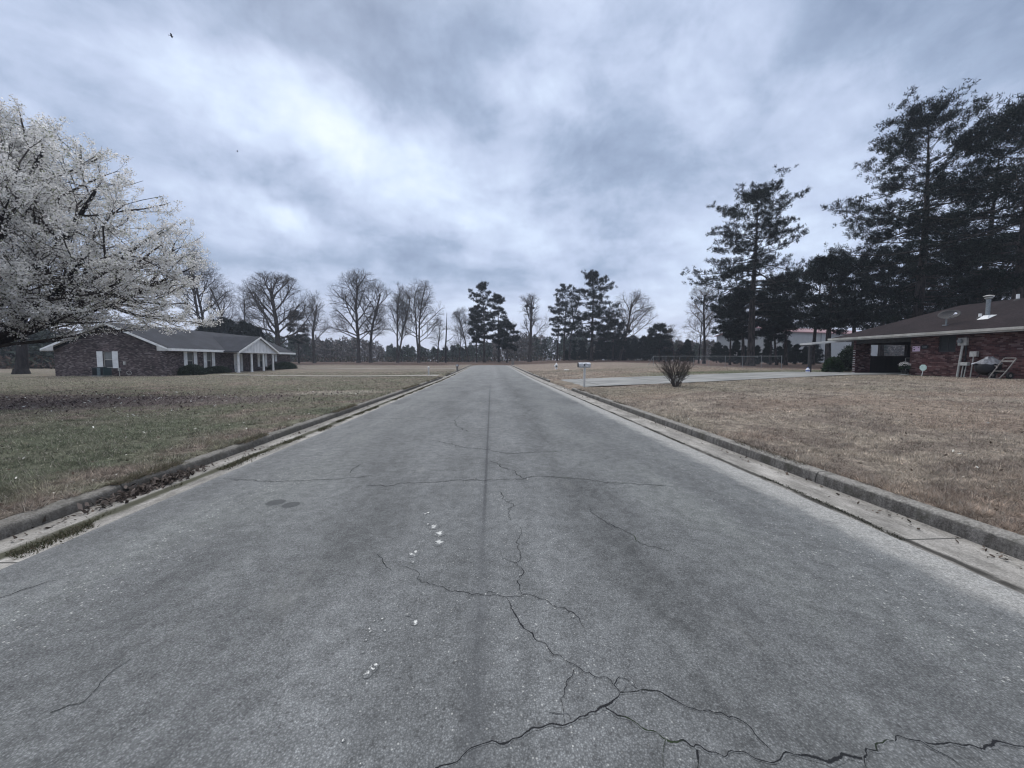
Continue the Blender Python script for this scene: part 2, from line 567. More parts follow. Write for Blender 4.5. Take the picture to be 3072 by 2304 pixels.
def grow_pine(seed, H, prof, r0, nlimb=60, lean=(0, 0), ntuft=1., needle=.38, nw=.05, droop=0., fork=None, extra=(), layers=0):
    """pine: prof = [(height fraction, crown radius)]; returns trunk segs, limb segs, needle mesh data"""
    rng = random.Random(seed); nr = np.random.default_rng(seed)
    trunk = []; limbs = []; tu = []
    n = 14
    path = []
    x = y = 0.; dx, dy = lean
    for i in range(n + 1):
        t = i / n
        path.append((x, y, H * t * .985 - (.2 if i == 0 else 0), max(.02, r0 * (1 - t) ** .8 * (1 - .12 * t))))
        dx += rng.gauss(0, .012); dy += rng.gauss(0, .012)
        x += (dx) * H / n; y += (dy) * H / n
    for a, b in zip(path, path[1:]):
        trunk.append((*a[:3], *b[:3], a[3], b[3]))
    trunk.append((path[0][0], path[0][1], -.3, path[0][0], path[0][1], .4, r0 * 1.4, r0 * 1.03))

    def at(t):
        k = min(n - 1, int(t * n)); f = t * n - k
        a, b = path[k], path[k + 1]
        return tuple(a[j] + (b[j] - a[j]) * f for j in range(4))

    def tuft(p, d, s=1.):
        tu.append((*p, *d, s))

    def limb(p, d, L, r, up):
        k = 6; pts = [p]
        for i in range(k):
            d = unit((d[0] + rng.gauss(0, .10), d[1] + rng.gauss(0, .10), d[2] + rng.gauss(0, .07) + up * (i / k - .25)))
            q = vadd(p, d, L / k)
            limbs.append((*p, *q, r, r * .78)); r *= .78; p = q
            pts.append(p)
            if i >= 1:
                for sgn in (-1, 1):
                    if rng.random() < .15: continue
                    s = unit((-d[1] * sgn, d[0] * sgn, rng.uniform(-.1, .35)))
                    sd = unit((d[0] * .7 + s[0] * .8, d[1] * .7 + s[1] * .8, d[2] * .7 + s[2] * .8 + .15))
                    sl = L * rng.uniform(.16, .36) * (1.1 - .5 * i / k)
                    e = vadd(p, sd, sl)
                    limbs.append((*p, *e, r * .5, r * .25))
                    m = max(2, int((1.4 + sl / .5) * ntuft * rng.choice((.5, 1., 1.4)) + rng.random()))
                    cw = .15 + .13 * min(sl, 1.6)
                    for j in range(m):
                        pp = vadd(p, sd, sl * rng.uniform(.62, 1.08))
                        tuft(vadd(pp, (rng.gauss(0, cw), rng.gauss(0, cw), rng.gauss(.10, cw * .55))), unit((sd[0] * .6, sd[1] * .6, sd[2] * .4 + .6)), rng.uniform(.8, 1.25))
        for j in range(int(2 * ntuft) + 1):
            tuft(vadd(p, (rng.gauss(0, .3), rng.gauss(0, .3), rng.gauss(.12, .18))), unit((d[0] * .6, d[1] * .6, d[2] + .5)), rng.uniform(.9, 1.3))

    h0, h1 = prof[0][0], .985
    for i in range(nlimb):
        u = (i + rng.random()) / nlimb
        if layers:
            u = (math.floor(u * layers) + .5 + rng.gauss(0, .14)) / layers
            u = min(max(u, 0), 1)
        t = h0 + (h1 - h0) * u
        rad = interp(prof, t) * rng.choice((1., .9, .8, 1.0, .65))
        if rad < .15: continue
        az = i * 2.39996 + rng.uniform(-.6, .6)
        el = radians(-6 + 62 * max(0, (t - .55) / .45) ** 1.6 + rng.gauss(0, 9)) + droop
        q = at(t)
        limb(q[:3], (cos(az) * cos(el), sin(az) * cos(el), sin(el)), min(rad * 1.05, (H * 1.0 - q[2]) / max(.12, sin(el) + .12) + .5), max(.022, min(q[3] * .42, .03 + rad * .014)), .22)
    for (t, az, el, L) in extra:
        q = at(t); az = radians(az); el = radians(el)
        limb(q[:3], (cos(az) * cos(el), sin(az) * cos(el), sin(el)), L, .09, .25)
    q = at(.97)
    for j in range(int(12 * ntuft)):
        tuft((q[0] + rng.gauss(0, .35), q[1] + rng.gauss(0, .35), H * rng.uniform(.92, 1.)), (rng.gauss(0, .3), rng.gauss(0, .3), 1))
    T = np.array(tu)
    k = 20
    P = np.repeat(T[:, :3], k, 0); Dn = np.repeat(T[:, 3:6], k, 0); S = np.repeat(T[:, 6], k)
    Dn = Dn * .75 + nr.normal(size=Dn.shape) * .75
    P = P + nr.normal(size=P.shape) * .11
    V, f = blades(P, Dn, needle * S * nr.uniform(.6, 1.15, len(P)), nw * .78, nr)
    tone = np.repeat(np.repeat(nr.uniform(.55, 1.45, len(T)), k)[:, None] * np.array([[1, 1, 1.]]), 3, 0)
    return trunk, limbs, (V, f, tone)


def emit_pine(root, g, mat='needle', bark='barkP'):
    V, f = seg_mesh(g[0], 10); np_obj('trunk', V, f, bark, root, smooth_=True)
    V, f = seg_mesh(g[1], 4); np_obj('branches', V, f, bark, root)
    V, f, t = g[2]; np_obj('crown', V, f, mat, root, tone=t)


def ground_at(px, Y):
    d = ray(px, 1081.)
    X = d[0] / d[1] * Y
    return (X, Y, tz(X, Y))


def height_for(px, ytop, Y):
    """height (m) of a thing standing at ground_at(px, Y) whose top is at photo row ytop"""
    g = ground_at(px, Y)
    return on_y(px, ytop, Y)[2] - g[2]


# ------------------------------------------------------------------ camera, sun, sky
cam = D.objects.new('camera', D.cameras.new('camera')); link(cam)
cam.data.sensor_width = 36.; cam.data.lens = 36. * F / 3072.
cam.data.clip_start = .05; cam.data.clip_end = 6000
cam.location = (0, 0, CAMH)
cam.rotation_euler = (pi / 2 + PIT, 0, -YAW)
sc.camera = cam
sc.render.resolution_x, sc.render.resolution_y = 1024, 768
sc.view_settings.view_transform = 'Standard'; sc.view_settings.look = 'None'
sc.view_settings.exposure = .45; sc.view_settings.gamma = 1
sc.cycles.max_bounces = 6; sc.cycles.diffuse_bounces = 3; sc.cycles.volume_bounces = 0
sc.cycles.transparent_max_bounces = 8
sc.cycles.use_denoising = True; sc.cycles.denoiser = 'OPENIMAGEDENOISE'; sc.cycles.denoising_input_passes = 'RGB_ALBEDO_NORMAL'; sc.cycles.denoising_prefilter = 'ACCURATE'
sc.cycles.filter_width = 1.2
sc.cycles.use_adaptive_sampling = True

SUN_EL, SUN_AZ = radians(42), radians(-24)      # behind the cloud deck, ahead and to the left
sun = D.objects.new('sun', D.lights.new('sun', 'SUN')); link(sun)
sun.data.energy = 1.0; sun.data.angle = radians(22); sun.data.color = (1., .97, .93)
sun.rotation_euler = (pi / 2 - SUN_EL, 0, pi - SUN_AZ)


def build_world():
    w = D.worlds.new('World'); sc.world = w; w.use_nodes = True
    nt = w.node_tree; bg = nt.nodes['Background']
    sky = N(nt, 'ShaderNodeTexSky', sky_type='NISHITA'); sky.sun_disc = False
    sky.sun_elevation = SUN_EL; sky.sun_rotation = SUN_AZ % (2 * pi)
    d = coords(nt, 'Generated')
    s = N(nt, 'ShaderNodeSeparateXYZ'); nt.links.new(d, s.inputs[0])
    z = math_n(nt, 'ADD', math_n(nt, 'MAXIMUM', s.outputs[2], 0.), .16)
    c = N(nt, 'ShaderNodeCombineXYZ')
    sock(nt, c, 0, math_n(nt, 'DIVIDE', s.outputs[0], z)); sock(nt, c, 1, math_n(nt, 'DIVIDE', s.outputs[1], z)); c.inputs[2].default_value = 3.1
    p = c.outputs[0]
    # warp, then two octaves of cloud structure on the deck
    warp = noise(nt, p, .9, 3, .5, out=1)
    wv = N(nt, 'ShaderNodeVectorMath', operation='MULTIPLY_ADD'); nt.links.new(warp, wv.inputs[0]); wv.inputs[1].default_value = (.5, .5, 0); nt.links.new(p, wv.inputs[2])
    n1 = noise(nt, wv.outputs[0], .95, 7, .50, .25)
    n2 = noise(nt, wv.outputs[0], 2.6, 6, .55)
    n3 = noise(nt, scaled(nt, d, (1, 1, 1.7)), 3.4, 7, .56, .35)
    # the thin and thick places of the cloud deck, each a soft patch at a compass bearing and height
    lum = math_n(nt, 'ADD', math_n(nt, 'MULTIPLY', math_n(nt, 'SUBTRACT', n1, .5), 1.1), math_n(nt, 'MULTIPLY', math_n(nt, 'SUBTRACT', n2, .5), .75))
    lum = math_n(nt, 'ADD', lum, math_n(nt, 'MULTIPLY', math_n(nt, 'SUBTRACT', n3, .5), 1.2))
    n4 = noise(nt, d, 8.5, 7, .6, .4)
    lum = math_n(nt, 'ADD', lum, math_n(nt, 'MULTIPLY', math_n(nt, 'SUBTRACT', n4, .5), .62))

    def patch(px, py, a, bb, rot, gain):
        nonlocal lum
        r0 = ray(px, py); L = sqrt(sum(q * q for q in r0)); c0 = tuple(q / L for q in r0)
        az, el = atan2(c0[0], c0[1]), math.asin(c0[2])
        e1 = (cos(az), -sin(az), 0); e2 = (-sin(az) * sin(el), -cos(az) * sin(el), cos(el))
        cr, sr = cos(radians(rot)), sin(radians(rot))
        u = tuple((e1[i] * cr + e2[i] * sr) / a for i in range(3)); v = tuple((-e1[i] * sr + e2[i] * cr) / bb for i in range(3))
        df = N(nt, 'ShaderNodeVectorMath', operation='SUBTRACT'); nt.links.new(wd, df.inputs[0]); df.inputs[1].default_value = c0
        du = N(nt, 'ShaderNodeVectorMath', operation='DOT_PRODUCT'); nt.links.new(df.outputs[0], du.inputs[0]); du.inputs[1].default_value = u
        dv = N(nt, 'ShaderNodeVectorMath', operation='DOT_PRODUCT'); nt.links.new(df.outputs[0], dv.inputs[0]); dv.inputs[1].default_value = v
        q = math_n(nt, 'ADD', math_n(nt, 'POWER', math_n(nt, 'ABSOLUTE', du.outputs['Value']), 2.), math_n(nt, 'POWER', math_n(nt, 'ABSOLUTE', dv.outputs['Value']), 2.))
        g = math_n(nt, 'POWER', 2.718, math_n(nt, 'MULTIPLY', q, -1.))
        lum = math_n(nt, 'MULTIPLY_ADD', g, gain, lum)

    wn = noise(nt, d, 4.2, 4, .55, out=1)
    wm = N(nt, 'ShaderNodeVectorMath', operation='MULTIPLY_ADD'); nt.links.new(wn, wm.inputs[0]); wm.inputs[1].default_value = (.22, .22, .22)
    w0 = N(nt, 'ShaderNodeVectorMath', operation='ADD'); nt.links.new(d, w0.inputs[0]); w0.inputs[1].default_value = (-.11, -.11, -.11)
    nt.links.new(w0.outputs[0], wm.inputs[2]); wd = wm.outputs[0]
    for a in SKY_PATCHES: patch(*a)
    lum = math_n(nt, 'MULTIPLY_ADD', lum, 1.32, -.03)
    col = ramp(nt, mapr(nt, lum, -.75, .75, 0, 1, False), *SKY_RAMP)
    # a warmer, paler rim low down
    low = mapr(nt, s.outputs[2], .0, .22, 1, 0)
    col = mixc(nt, math_n(nt, 'MULTIPLY', low, .50), col, (.62, .635, .75))
    col = mixc(nt, mapr(nt, s.outputs[2], .62, .85), col, (.60, .605, .62))      # overhead sky, mostly out of view, tinted neutral to whiten the ground light
    gain = N(nt, 'ShaderNodeVectorMath', operation='SCALE'); nt.links.new(col, gain.inputs[0]); sock(nt, gain, 3, mapr(nt, s.outputs[2], .62, .95, 9.2, 25.))  # overhead sky boosted, mostly out of view, to brighten the ground
    mx = mixc(nt, .97, sky.outputs[0], gain.outputs[0])
    below = mapr(nt, s.outputs[2], -.03, -.005, 0, 1)
    mx = mixc(nt, below, (1.2, 1.2, 1.2), mx)
    nt.links.new(mx, bg.inputs[0]); bg.inputs[1].default_value = .1


SKY_RAMP = ((0., (.20, .26, .38)), (.28, (.31, .385, .53)), (.5, (.45, .525, .69)), (.74, (.58, .675, .84)), (1., (.72, .80, .93)))
SKY_PATCHES = [
    (760, 265, .16, .08, -20, .30), (1020, 385, .13, .07, -15, .40), (1560, 370, .14, .12, 20, .48), (860, 640, .13, .045, -15, .48),
    (2330, 370, .22, .10, 0, .25), (1450, 600, .30, .07, 0, .16), (1750, 930, .35, .05, 0, .30), (2350, 690, .25, .10, 0, .16), (520, 560, .2, .08, -20, .18),
    (700, 60, .55, .10, 0, -.26), (1250, 150, .25, .13, -30, -.30), (2600, 120, .40, .16, 0, -.22), (850, 540, .22, .06, -12, -.30), (160, 420, .22, .14, 0, -.22),
    (1800, 500, .16, .13, 60, -.20), (1300, 780, .34, .05, 0, -.12), (1850, 790, .25, .05, 0, -.10), (2150, 480, .10, .10, 0, -.16), (700, 790, .2, .05, 0, -.05)]
build_world()


# ------------------------------------------------------------------ lawn terrain
def ground_tone(x, y):
    """albedo of the ground / grass at (x, y): dormant lawn, green patches, bare soil, far leaf litter"""
    x = np.asarray(x, float); y = np.asarray(y, float)
    a = fbm(x, y, .35, 5, 1)[..., None]; b = fbm(x, y, 1.7, 4, 5)[..., None]; c = fbm(x, y, .12, 4, 9)[..., None]
    tan = np.array([.305, .262, .214]); tan2 = np.array([.205, .170, .142]); grn = np.array([.112, .126, .086]); olive = np.array([.178, .170, .126]); soil = np.array([.155, .128, .122])
    red = np.array([.27, .208, .165])
    right = tan * (1 - smooth(.42, .62, b)) + tan2 * smooth(.42, .62, b)
    k = smooth(.45, .65, a); right = right * (1 - .55 * k) + red * .55 * k
    k = smooth(.56, .72, c) * .45; right = right * (1 - k) + olive * k
    left = olive * (1 - smooth(.4, .62, b)) + tan2 * 1.05 * smooth(.4, .62, b)
    gl = smooth(13, 7, -x)[..., None] * smooth(17, 8, y)[..., None]
    k = np.clip(smooth(.40, .58, a) * (.35 + .65 * gl), 0, 1) * .80; left = left * (1 - k) + grn * k
    # bare soil and dead leaves below the pear tree
    e = ((x + 17.5) / 9.5) ** 2 + ((y - 14.6) / 2.6) ** 2
    k = (smooth(1.5, .3, e + (fbm(x, y, .8, 4, 21) - .5) * 1.6))[..., None] * .88; left = left * (1 - k) + soil * k
    e2 = ((x + 6.9) / 3) ** 2 + ((y - 17.5) / 1.2) ** 2
    k = (smooth(1.3, .2, e2 + (fbm(x, y, 1.2, 3, 24) - .5) * 1.8))[..., None] * .5; left = left * (1 - k) + np.array([.36, .33, .28]) * k
    col = np.where((x < 0)[..., None], left, right)
    # darker green strip beyond the driveway, and beside the right house
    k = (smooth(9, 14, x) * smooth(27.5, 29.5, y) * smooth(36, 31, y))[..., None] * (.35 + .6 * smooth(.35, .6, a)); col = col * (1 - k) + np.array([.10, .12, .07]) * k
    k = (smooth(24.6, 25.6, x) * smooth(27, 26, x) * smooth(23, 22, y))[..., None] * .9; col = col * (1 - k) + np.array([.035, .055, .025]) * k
    far = np.array([.095, .066, .056]); fb = np.array([.15, .115, .095])
    k = smooth(36, 60, y)[..., None] * .6; col = col * (1 - k) + (np.array([.215, .18, .155]) * (.8 + .4 * b)) * k
    k = smooth(80, 90, y + (fbm(x, y, .1, 3, 3) - .5) * 14)[..., None]; col = col * (1 - k) + (far * (.6 + .8 * b) * (1 - c * .5) + fb * c * .5) * k
    k = (smooth(27, 33, x) * smooth(33, 37, y))[..., None] * .8; col = col * (1 - k) + (np.array([.115, .078, .068]) * (.6 + .8 * b)) * k
    return col


def axis(*parts):
    out = []
    for a, b, st in parts:
        out += list(np.arange(a, b - 1e-6, st))
    return np.array(out + [parts[-1][1]])


def lawn_material():
    m, nt, b = new_mat('lawn')
    v = coords(nt)
    a = N(nt, 'ShaderNodeAttribute', attribute_name='tone').outputs['Color']
    n1 = noise(nt, v, 7., 6, .72); n2 = noise(nt, v, 42., 4, .7)
    f = math_n(nt, 'MULTIPLY', mapr(nt, n1, .3, .7, .5, 1.45), mapr(nt, n2, .3, .7, .4, 1.55))
    col = mixc(nt, 1., a, f, 'MULTIPLY')
    nt.links.new(col, b.inputs['Base Color'])
    b.inputs['Roughness'].default_value = .95; b.inputs['Specular IOR Level'].default_value = .05
    bump(nt, b, math_n(nt, 'ADD', n1, n2), .9, .05)
    return m


def build_ground():
    xs = axis((-500, -120, 40), (-120, -50, 3.5), (-50, -20, .7), (-20, -4.8, .3), (-4.8, -4.4, .2))
    xs = np.concatenate([xs[:-1], [-4.40, -4.37, -4.31, -2, 0, 2, 4.12, 4.17, 4.22], axis((4.5, 18, .3), (18, 50, .7), (50, 120, 3.5), (120, 500, 40))])
    ys = axis((-12, 2, 1.), (2, 24, .3), (24, 45, .6), (45, 82.4, 1.5), (82.6, 130, 2.), (130, 220, 10), (220, 700, 60))
    X, Y = np.meshgrid(xs, ys, indexing='ij')
    Z = terrain(X, Y)
    road = (X < 4.16) & (X > -4.34) & (Y < 82.5)
    Z = Z - np.where(road, .08, 0)
    bumpy = (fbm(X, Y, .5, 3, 33) - .5) * .07 * (np.abs(X) > 4.6) * (Y < 80)
    Z = Z + bumpy
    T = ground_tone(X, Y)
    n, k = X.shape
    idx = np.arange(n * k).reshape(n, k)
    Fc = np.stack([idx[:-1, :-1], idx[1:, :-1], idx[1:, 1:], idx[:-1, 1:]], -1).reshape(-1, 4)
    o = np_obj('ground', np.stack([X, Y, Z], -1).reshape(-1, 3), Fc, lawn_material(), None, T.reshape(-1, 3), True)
    tag(o, kind='structure')


def gz(x, y):
    """lawn height with the small unevenness of the mesh"""
    return terrain(x, y) + (fbm(x, y, .5, 3, 33) - .5) * .07 * (np.abs(x) > 4.6) * (np.asarray(y) < 80)


build_ground()


# ------------------------------------------------------------------ road surface
def road_material():
    m, nt, b = new_mat('asphalt')
    v = coords(nt)
    s = N(nt, 'ShaderNodeSeparateXYZ'); nt.links.new(v, s.inputs[0]); X, Y = s.outputs[0], s.outputs[1]

    def vor(scale, feat='F1'):
        n = N(nt, 'ShaderNodeTexVoronoi', feature=feat); sock(nt, n, 'Vector', v); n.inputs['Scale'].default_value = scale
        return n
    va = vor(105.); vb = vor(190.); vc = vor(52.)

    def gray(sockt):
        q = N(nt, 'ShaderNodeSeparateColor'); nt.links.new(sockt, q.inputs[0]); return q.outputs
    ga = gray(va.outputs['Color']); gb = gray(vb.outputs['Color']); gc = gray(vc.outputs['Color'])
    big = noise(nt, scaled(nt, v, (1, .35, 1)), 1.1, 5, .6)
    mid = noise(nt, v, 9., 5, .7)
    fine = noise(nt, v, 60., 4, .75)
    # stones: mostly mid grey, a few pale ones
    agg = math_n(nt, 'ADD', math_n(nt, 'MULTIPLY', ga[0], .5), math_n(nt, 'MULTIPLY', gb[1], .5))
    agg = mapr(nt, agg, .1, .9, .72, 1.29, False)
    edge = mapr(nt, va.outputs['Distance'], .1, .62, 1.10, .64)
    c = mixc(nt, 1., (.176, .182, .183), math_n(nt, 'MULTIPLY', agg, edge), 'MULTIPLY')
    pale = math_n(nt, 'MULTIPLY', math_n(nt, 'GREATER_THAN', gc[2], .955), mapr(nt, vc.outputs['Distance'], .25, .38, 1, 0))
    c = mixc(nt, math_n(nt, 'MULTIPLY', pale, .8), c, (.40, .40, .38))
    pit = math_n(nt, 'MULTIPLY', math_n(nt, 'LESS_THAN', gc[0], .10), mapr(nt, vc.outputs['Distance'], .3, .5, 1, 0))
    c = mixc(nt, math_n(nt, 'MULTIPLY', pit, .5), c, (.05, .05, .05))
    c = mixc(nt, 1., c, mapr(nt, mid, .3, .7, .80, 1.18), 'MULTIPLY')
    c = mixc(nt, 1., c, mapr(nt, big, .3, .7, .80, 1.18), 'MULTIPLY')
    c = mixc(nt, 1., c, mapr(nt, fine, .3, .7, .86, 1.14), 'MULTIPLY')
    # long worn bands: wheel paths with exposed stone, a binder-rich strip, the paving seam
    wob = math_n(nt, 'ADD', X, math_n(nt, 'MULTIPLY', math_n(nt, 'SUBTRACT', noise(nt, scaled(nt, v, (.6, .25, 1)), 1.6, 4, .6), .5), .75))

    def band(cx, w):
        q = math_n(nt, 'DIVIDE', math_n(nt, 'SUBTRACT', wob, cx), w)
        return math_n(nt, 'POWER', 2.718, math_n(nt, 'MULTIPLY', math_n(nt, 'MULTIPLY', q, q), -1.))
    patchy = mapr(nt, noise(nt, scaled(nt, v, (1, .3, 1)), 2.1, 5, .65), .33, .62)
    patchy = math_n(nt, 'MULTIPLY', patchy, mapr(nt, noise(nt, v, 17., 5, .75), .32, .62, .35, 1.25))
    for cx, w, g in ((1.05, .32, -.34), (-1.3, .28, -.20), (.42, .26, .16), (-.62, .4, .07), (2.3, .7, .03), (-2.9, .55, .15), (-2.15, .4, -.08)):
        f = math_n(nt, 'MULTIPLY_ADD', math_n(nt, 'MULTIPLY', band(cx, w), patchy), g, 1.)
        c = mixc(nt, 1., c, f, 'MULTIPLY')
    green = math_n(nt, 'MULTIPLY', math_n(nt, 'ADD', band(2.1, .8), band(-2.6, .7)), mapr(nt, big, .4, .62, 0, .75))
    c = mixc(nt, math_n(nt, 'MULTIPLY', green, .25), c, mixc(nt, 1., c, (.98, 1.03, .88), 'MULTIPLY'))
    sx = math_n(nt, 'ADD', X, math_n(nt, 'MULTIPLY', math_n(nt, 'SUBTRACT', noise(nt, scaled(nt, v, (0, 1, 0)), 9., 5, .8), .5), .045))
    sd = math_n(nt, 'ABSOLUTE', math_n(nt, 'ADD', sx, .075))
    seam = mapr(nt, sd, .004, .030, 1, 0)
    sfade = math_n(nt, 'MULTIPLY', mapr(nt, Y, 2.6, 4.6, .25, 1), mapr(nt, Y, 14, 26, 1, 0))
    seam = math_n(nt, 'MULTIPLY', seam, math_n(nt, 'MULTIPLY', sfade, mapr(nt, fine, .35, .6, .25, 1)))
    c = mixc(nt, math_n(nt, 'MULTIPLY', seam, .9), c, (.035, .037, .04))
    halo = math_n(nt, 'MULTIPLY', mapr(nt, sd, .01, .11, .26, 0), mapr(nt, Y, 20, 30, 1, .1))
    c = mixc(nt, halo, c, (.075, .078, .083))
    stain = math_n(nt, 'MULTIPLY', mapr(nt, noise(nt, scaled(nt, v, (1, .55, 1)), .85, 6, .72), .56, .70), mapr(nt, fine, .3, .7, .5, 1.1))
    c = mixc(nt, math_n(nt, 'MULTIPLY', stain, .34), c, (.07, .072, .074))
    worn = mapr(nt, noise(nt, scaled(nt, v, (1, .4, 1)), 1.7, 6, .7), .58, .72, 0, .3)
    c = mixc(nt, worn, c, (.26, .262, .25))
    # pale sandy edges
    er = math_n(nt, 'ADD', X, math_n(nt, 'MULTIPLY', math_n(nt, 'SUBTRACT', noise(nt, scaled(nt, v, (1, .5, 1)), 5.5, 6, .7), .5), .42))
    pr = math_n(nt, 'MULTIPLY', mapr(nt, er, 3.04, 3.32, 0, 1), mapr(nt, noise(nt, v, 38, 4, .7), .3, .55, .55, 1.))
    c = mixc(nt, math_n(nt, 'MULTIPLY', pr, .9), c, mixc(nt, 1., mixc(nt, mid, (.22, .215, .20), (.42, .415, .395)), math_n(nt, 'MULTIPLY', agg, mapr(nt, fine, .3, .7, .7, 1.3)), 'MULTIPLY'))
    pl = math_n(nt, 'MULTIPLY', mapr(nt, er, -3.45, -3.85, 0, 1), mapr(nt, fine, .3, .6, .4, 1.))
    c = mixc(nt, math_n(nt, 'MULTIPLY', pl, .6), c, (.27, .275, .275))
    farf = mapr(nt, Y, 12, 70, 0, .4)
    c = mixc(nt, farf, c, (.25, .255, .25))
    # cracks, paint spots, tar ovals: masks carried by narrow strips of the surface
    at = N(nt, 'ShaderNodeAttribute', attribute_name='mark'); q = N(nt, 'ShaderNodeSeparateColor'); nt.links.new(at.outputs['Color'], q.inputs[0])
    jag = math_n(nt, 'MULTIPLY', math_n(nt, 'SUBTRACT', noise(nt, v, 70., 5, .8), .5), 1.0)
    crk = mapr(nt, math_n(nt, 'ADD', q.outputs[0], jag), .62, .80)
    near = mapr(nt, math_n(nt, 'ADD', q.outputs[0], jag), .2, .9, 0, .3)
    c = mixc(nt, near, c, (.06, .062, .066))
    moss = mapr(nt, noise(nt, v, 2.3, 3, .5), .56, .66)
    c = mixc(nt, crk, c, mixc(nt, moss, (.012, .013, .015), (.022, .034, .014)))
    pj = math_n(nt, 'MULTIPLY', math_n(nt, 'SUBTRACT', noise(nt, v, 48., 5, .8), .5), 3.2)
    pm = mapr(nt, math_n(nt, 'ADD', q.outputs[1], pj), .62, .72)
    pm = math_n(nt, 'MULTIPLY', pm, math_n(nt, 'GREATER_THAN', q.outputs[1], .02))
    c = mixc(nt, math_n(nt, 'MULTIPLY', pm, mapr(nt, fine, .35, .6, .45, 1.)), c, (.66, .66, .63))
    tm = mapr(nt, math_n(nt, 'ADD', q.outputs[2], math_n(nt, 'MULTIPLY', jag, .4)), .1, .3, 0, .8)
    c = mixc(nt, tm, c, (.05, .053, .055))
    nt.links.new(c, b.inputs['Base Color'])
    b.inputs['Roughness'].default_value = .82; b.inputs['Specular IOR Level'].default_value = .22
    h = math_n(nt, 'ADD', math_n(nt, 'MULTIPLY', edge, .5), math_n(nt, 'MULTIPLY', fine, .8))
    h = math_n(nt, 'SUBTRACT', h, math_n(nt, 'MULTIPLY', crk, .5))
    bump(nt, b, h, .75, .008)
    return m


def crop_pts(ox, oy, k, pts):
    return [(ox + x / k, oy + y / k) for x, y in pts]


A2 = (1000, 1400, 1.835); A3 = (1536, 1050, 1.323); A4 = (1100, 1050, 2.458); A1 = (0, 1050, 1.323)
CRACKS = [   # (photo polyline, half width in m)
    (crop_pts(*A2, [(560, 1680), (700, 1625), (800, 1585), (930, 1555), (1085, 1480), (1200, 1430), (1275, 1435), (1400, 1385), (1500, 1335), (1575, 1275), (1578, 1255)]), .0065),
    (crop_pts(*A2, [(1578, 1255), (1520, 1195), (1400, 1170), (1340, 1125), (1220, 1035), (1110, 965), (1060, 905), (1005, 870), (970, 800), (955, 730)]), .0055),
    (crop_pts(*A2, [(955, 730), (860, 725), (750, 705), (620, 680), (530, 660), (480, 640), (465, 600), (380, 555)]), .005),
    (crop_pts(*A2, [(955, 728), (1060, 712), (1120, 730), (1200, 775), (1270, 810), (1350, 840), (1380, 900)]), .005),
    (crop_pts(*A2, [(1035, 710), (1020, 640), (1040, 590), (1000, 540), (1030, 470), (1000, 410), (1025, 370), (1030, 340)]), .005),
    (crop_pts(*A2, [(1578, 1258), (1800, 1265), (1880, 1300), (1960, 1345), (2050, 1380), (2200, 1410)]) + crop_pts(*A3, [(870, 1470), (940, 1520), (1040, 1610)]), .006),
    (crop_pts(*A2, [(1500, 1345), (1600, 1405), (1700, 1460), (1800, 1510), (1900, 1550), (2000, 1575)]) + crop_pts(*A3, [(740, 1592), (830, 1615), (900, 1600), (1000, 1618), (1100, 1635), (1200, 1645), (1340, 1645), (1400, 1630), (1440, 1585), (1550, 1548), (1640, 1570), (1750, 1560), (1850, 1578), (1950, 1580), (2060, 1580)]), .0065),
    (crop_pts(*A2, [(2000, 1575), (2015, 1620), (2005, 1680)]), .006),
    (crop_pts(*A2, [(1325, 1130), (1310, 1165), (1260, 1195), (1255, 1250), (1240, 1290), (1265, 1380), (1275, 1430)]), .0032),
    (crop_pts(*A2, [(240, 490), (290, 555), (320, 580)]), .004),
    (crop_pts(*A2, [(1410, 230), (1450, 280), (1550, 340), (1650, 385), (1700, 430), (1850, 470)]), .005),
    (crop_pts(*A4, [(0, 1005), (180, 1003), (260, 985), (450, 985), (650, 965), (820, 970), (900, 965), (1060, 958), (1170, 960), (1220, 940), (1300, 935), (1400, 945), (1600, 960), (1800, 985), (1950, 990), (2200, 1000)]), .0085),
    (crop_pts(*A4, [(910, 825), (980, 845), (990, 870), (1100, 900), (1140, 945), (1170, 960)]), .008),
    (crop_pts(*A4, [(480, 668), (580, 690), (720, 725), (850, 738), (900, 740), (960, 755), (1080, 768), (1250, 757), (1400, 755), (1440, 745)]), .012),
    (crop_pts(*A4, [(690, 480), (650, 520), (655, 560), (710, 590), (760, 610)]), .010),
    (crop_pts(*A1, [(885, 507), (1000, 515), (1100, 522), (1350, 512), (1480, 500)]), .008),
    (crop_pts(*A1, [(0, 980), (60, 960), (100, 945), (210, 910)]), .006),
    (crop_pts(*A2, [(915, 140), (940, 190), (980, 220), (960, 250), (975, 300)]), .005),
    (crop_pts(*A4, [(160, 392), (500, 385), (900, 378), (1400, 380), (1600, 386)]), .018),
    (crop_pts(*A4, [(0, 505), (200, 508), (430, 498)]), .014),
    (crop_pts(*A1, [(1390, 490), (1400, 470), (1440, 450)]), .006),
    (crop_pts(*A4, [(950, 468), (1005, 470)]), .014),
    (crop_pts(*A1, [(200, 1445), (330, 1400), (440, 1290), (520, 1230)]), .003),
    (crop_pts(*A2, [(1830, 1520), (1820, 1590), (1815, 1670)]), .003)]
PAINT = [(520, 260, 11), (555, 338, 24), (585, 375, 27), (580, 425, 27), (440, 488, 24), (455, 478, 16), (437, 535, 8), (415, 825, 12), (450, 868, 18), (205, 920, 8), (225, 862, 7), (285, 915, 6), (215, 1120, 26), (235, 1105, 16), (190, 1155, 20),
         (55, 1522, 9), (840, 715, 8), (1720, 1130, 10), (1645, 1208, 9), (1320, 838, 9), (150, 1655, 8), (520, 325, 9), (505, 268, 8), (200, 905, 7), (180, 968, 7), (160, 1035, 8), (270, 850, 6), (1070, 75, 8)]
TAR = [(1095, 607, 40), (1155, 617, 37)]


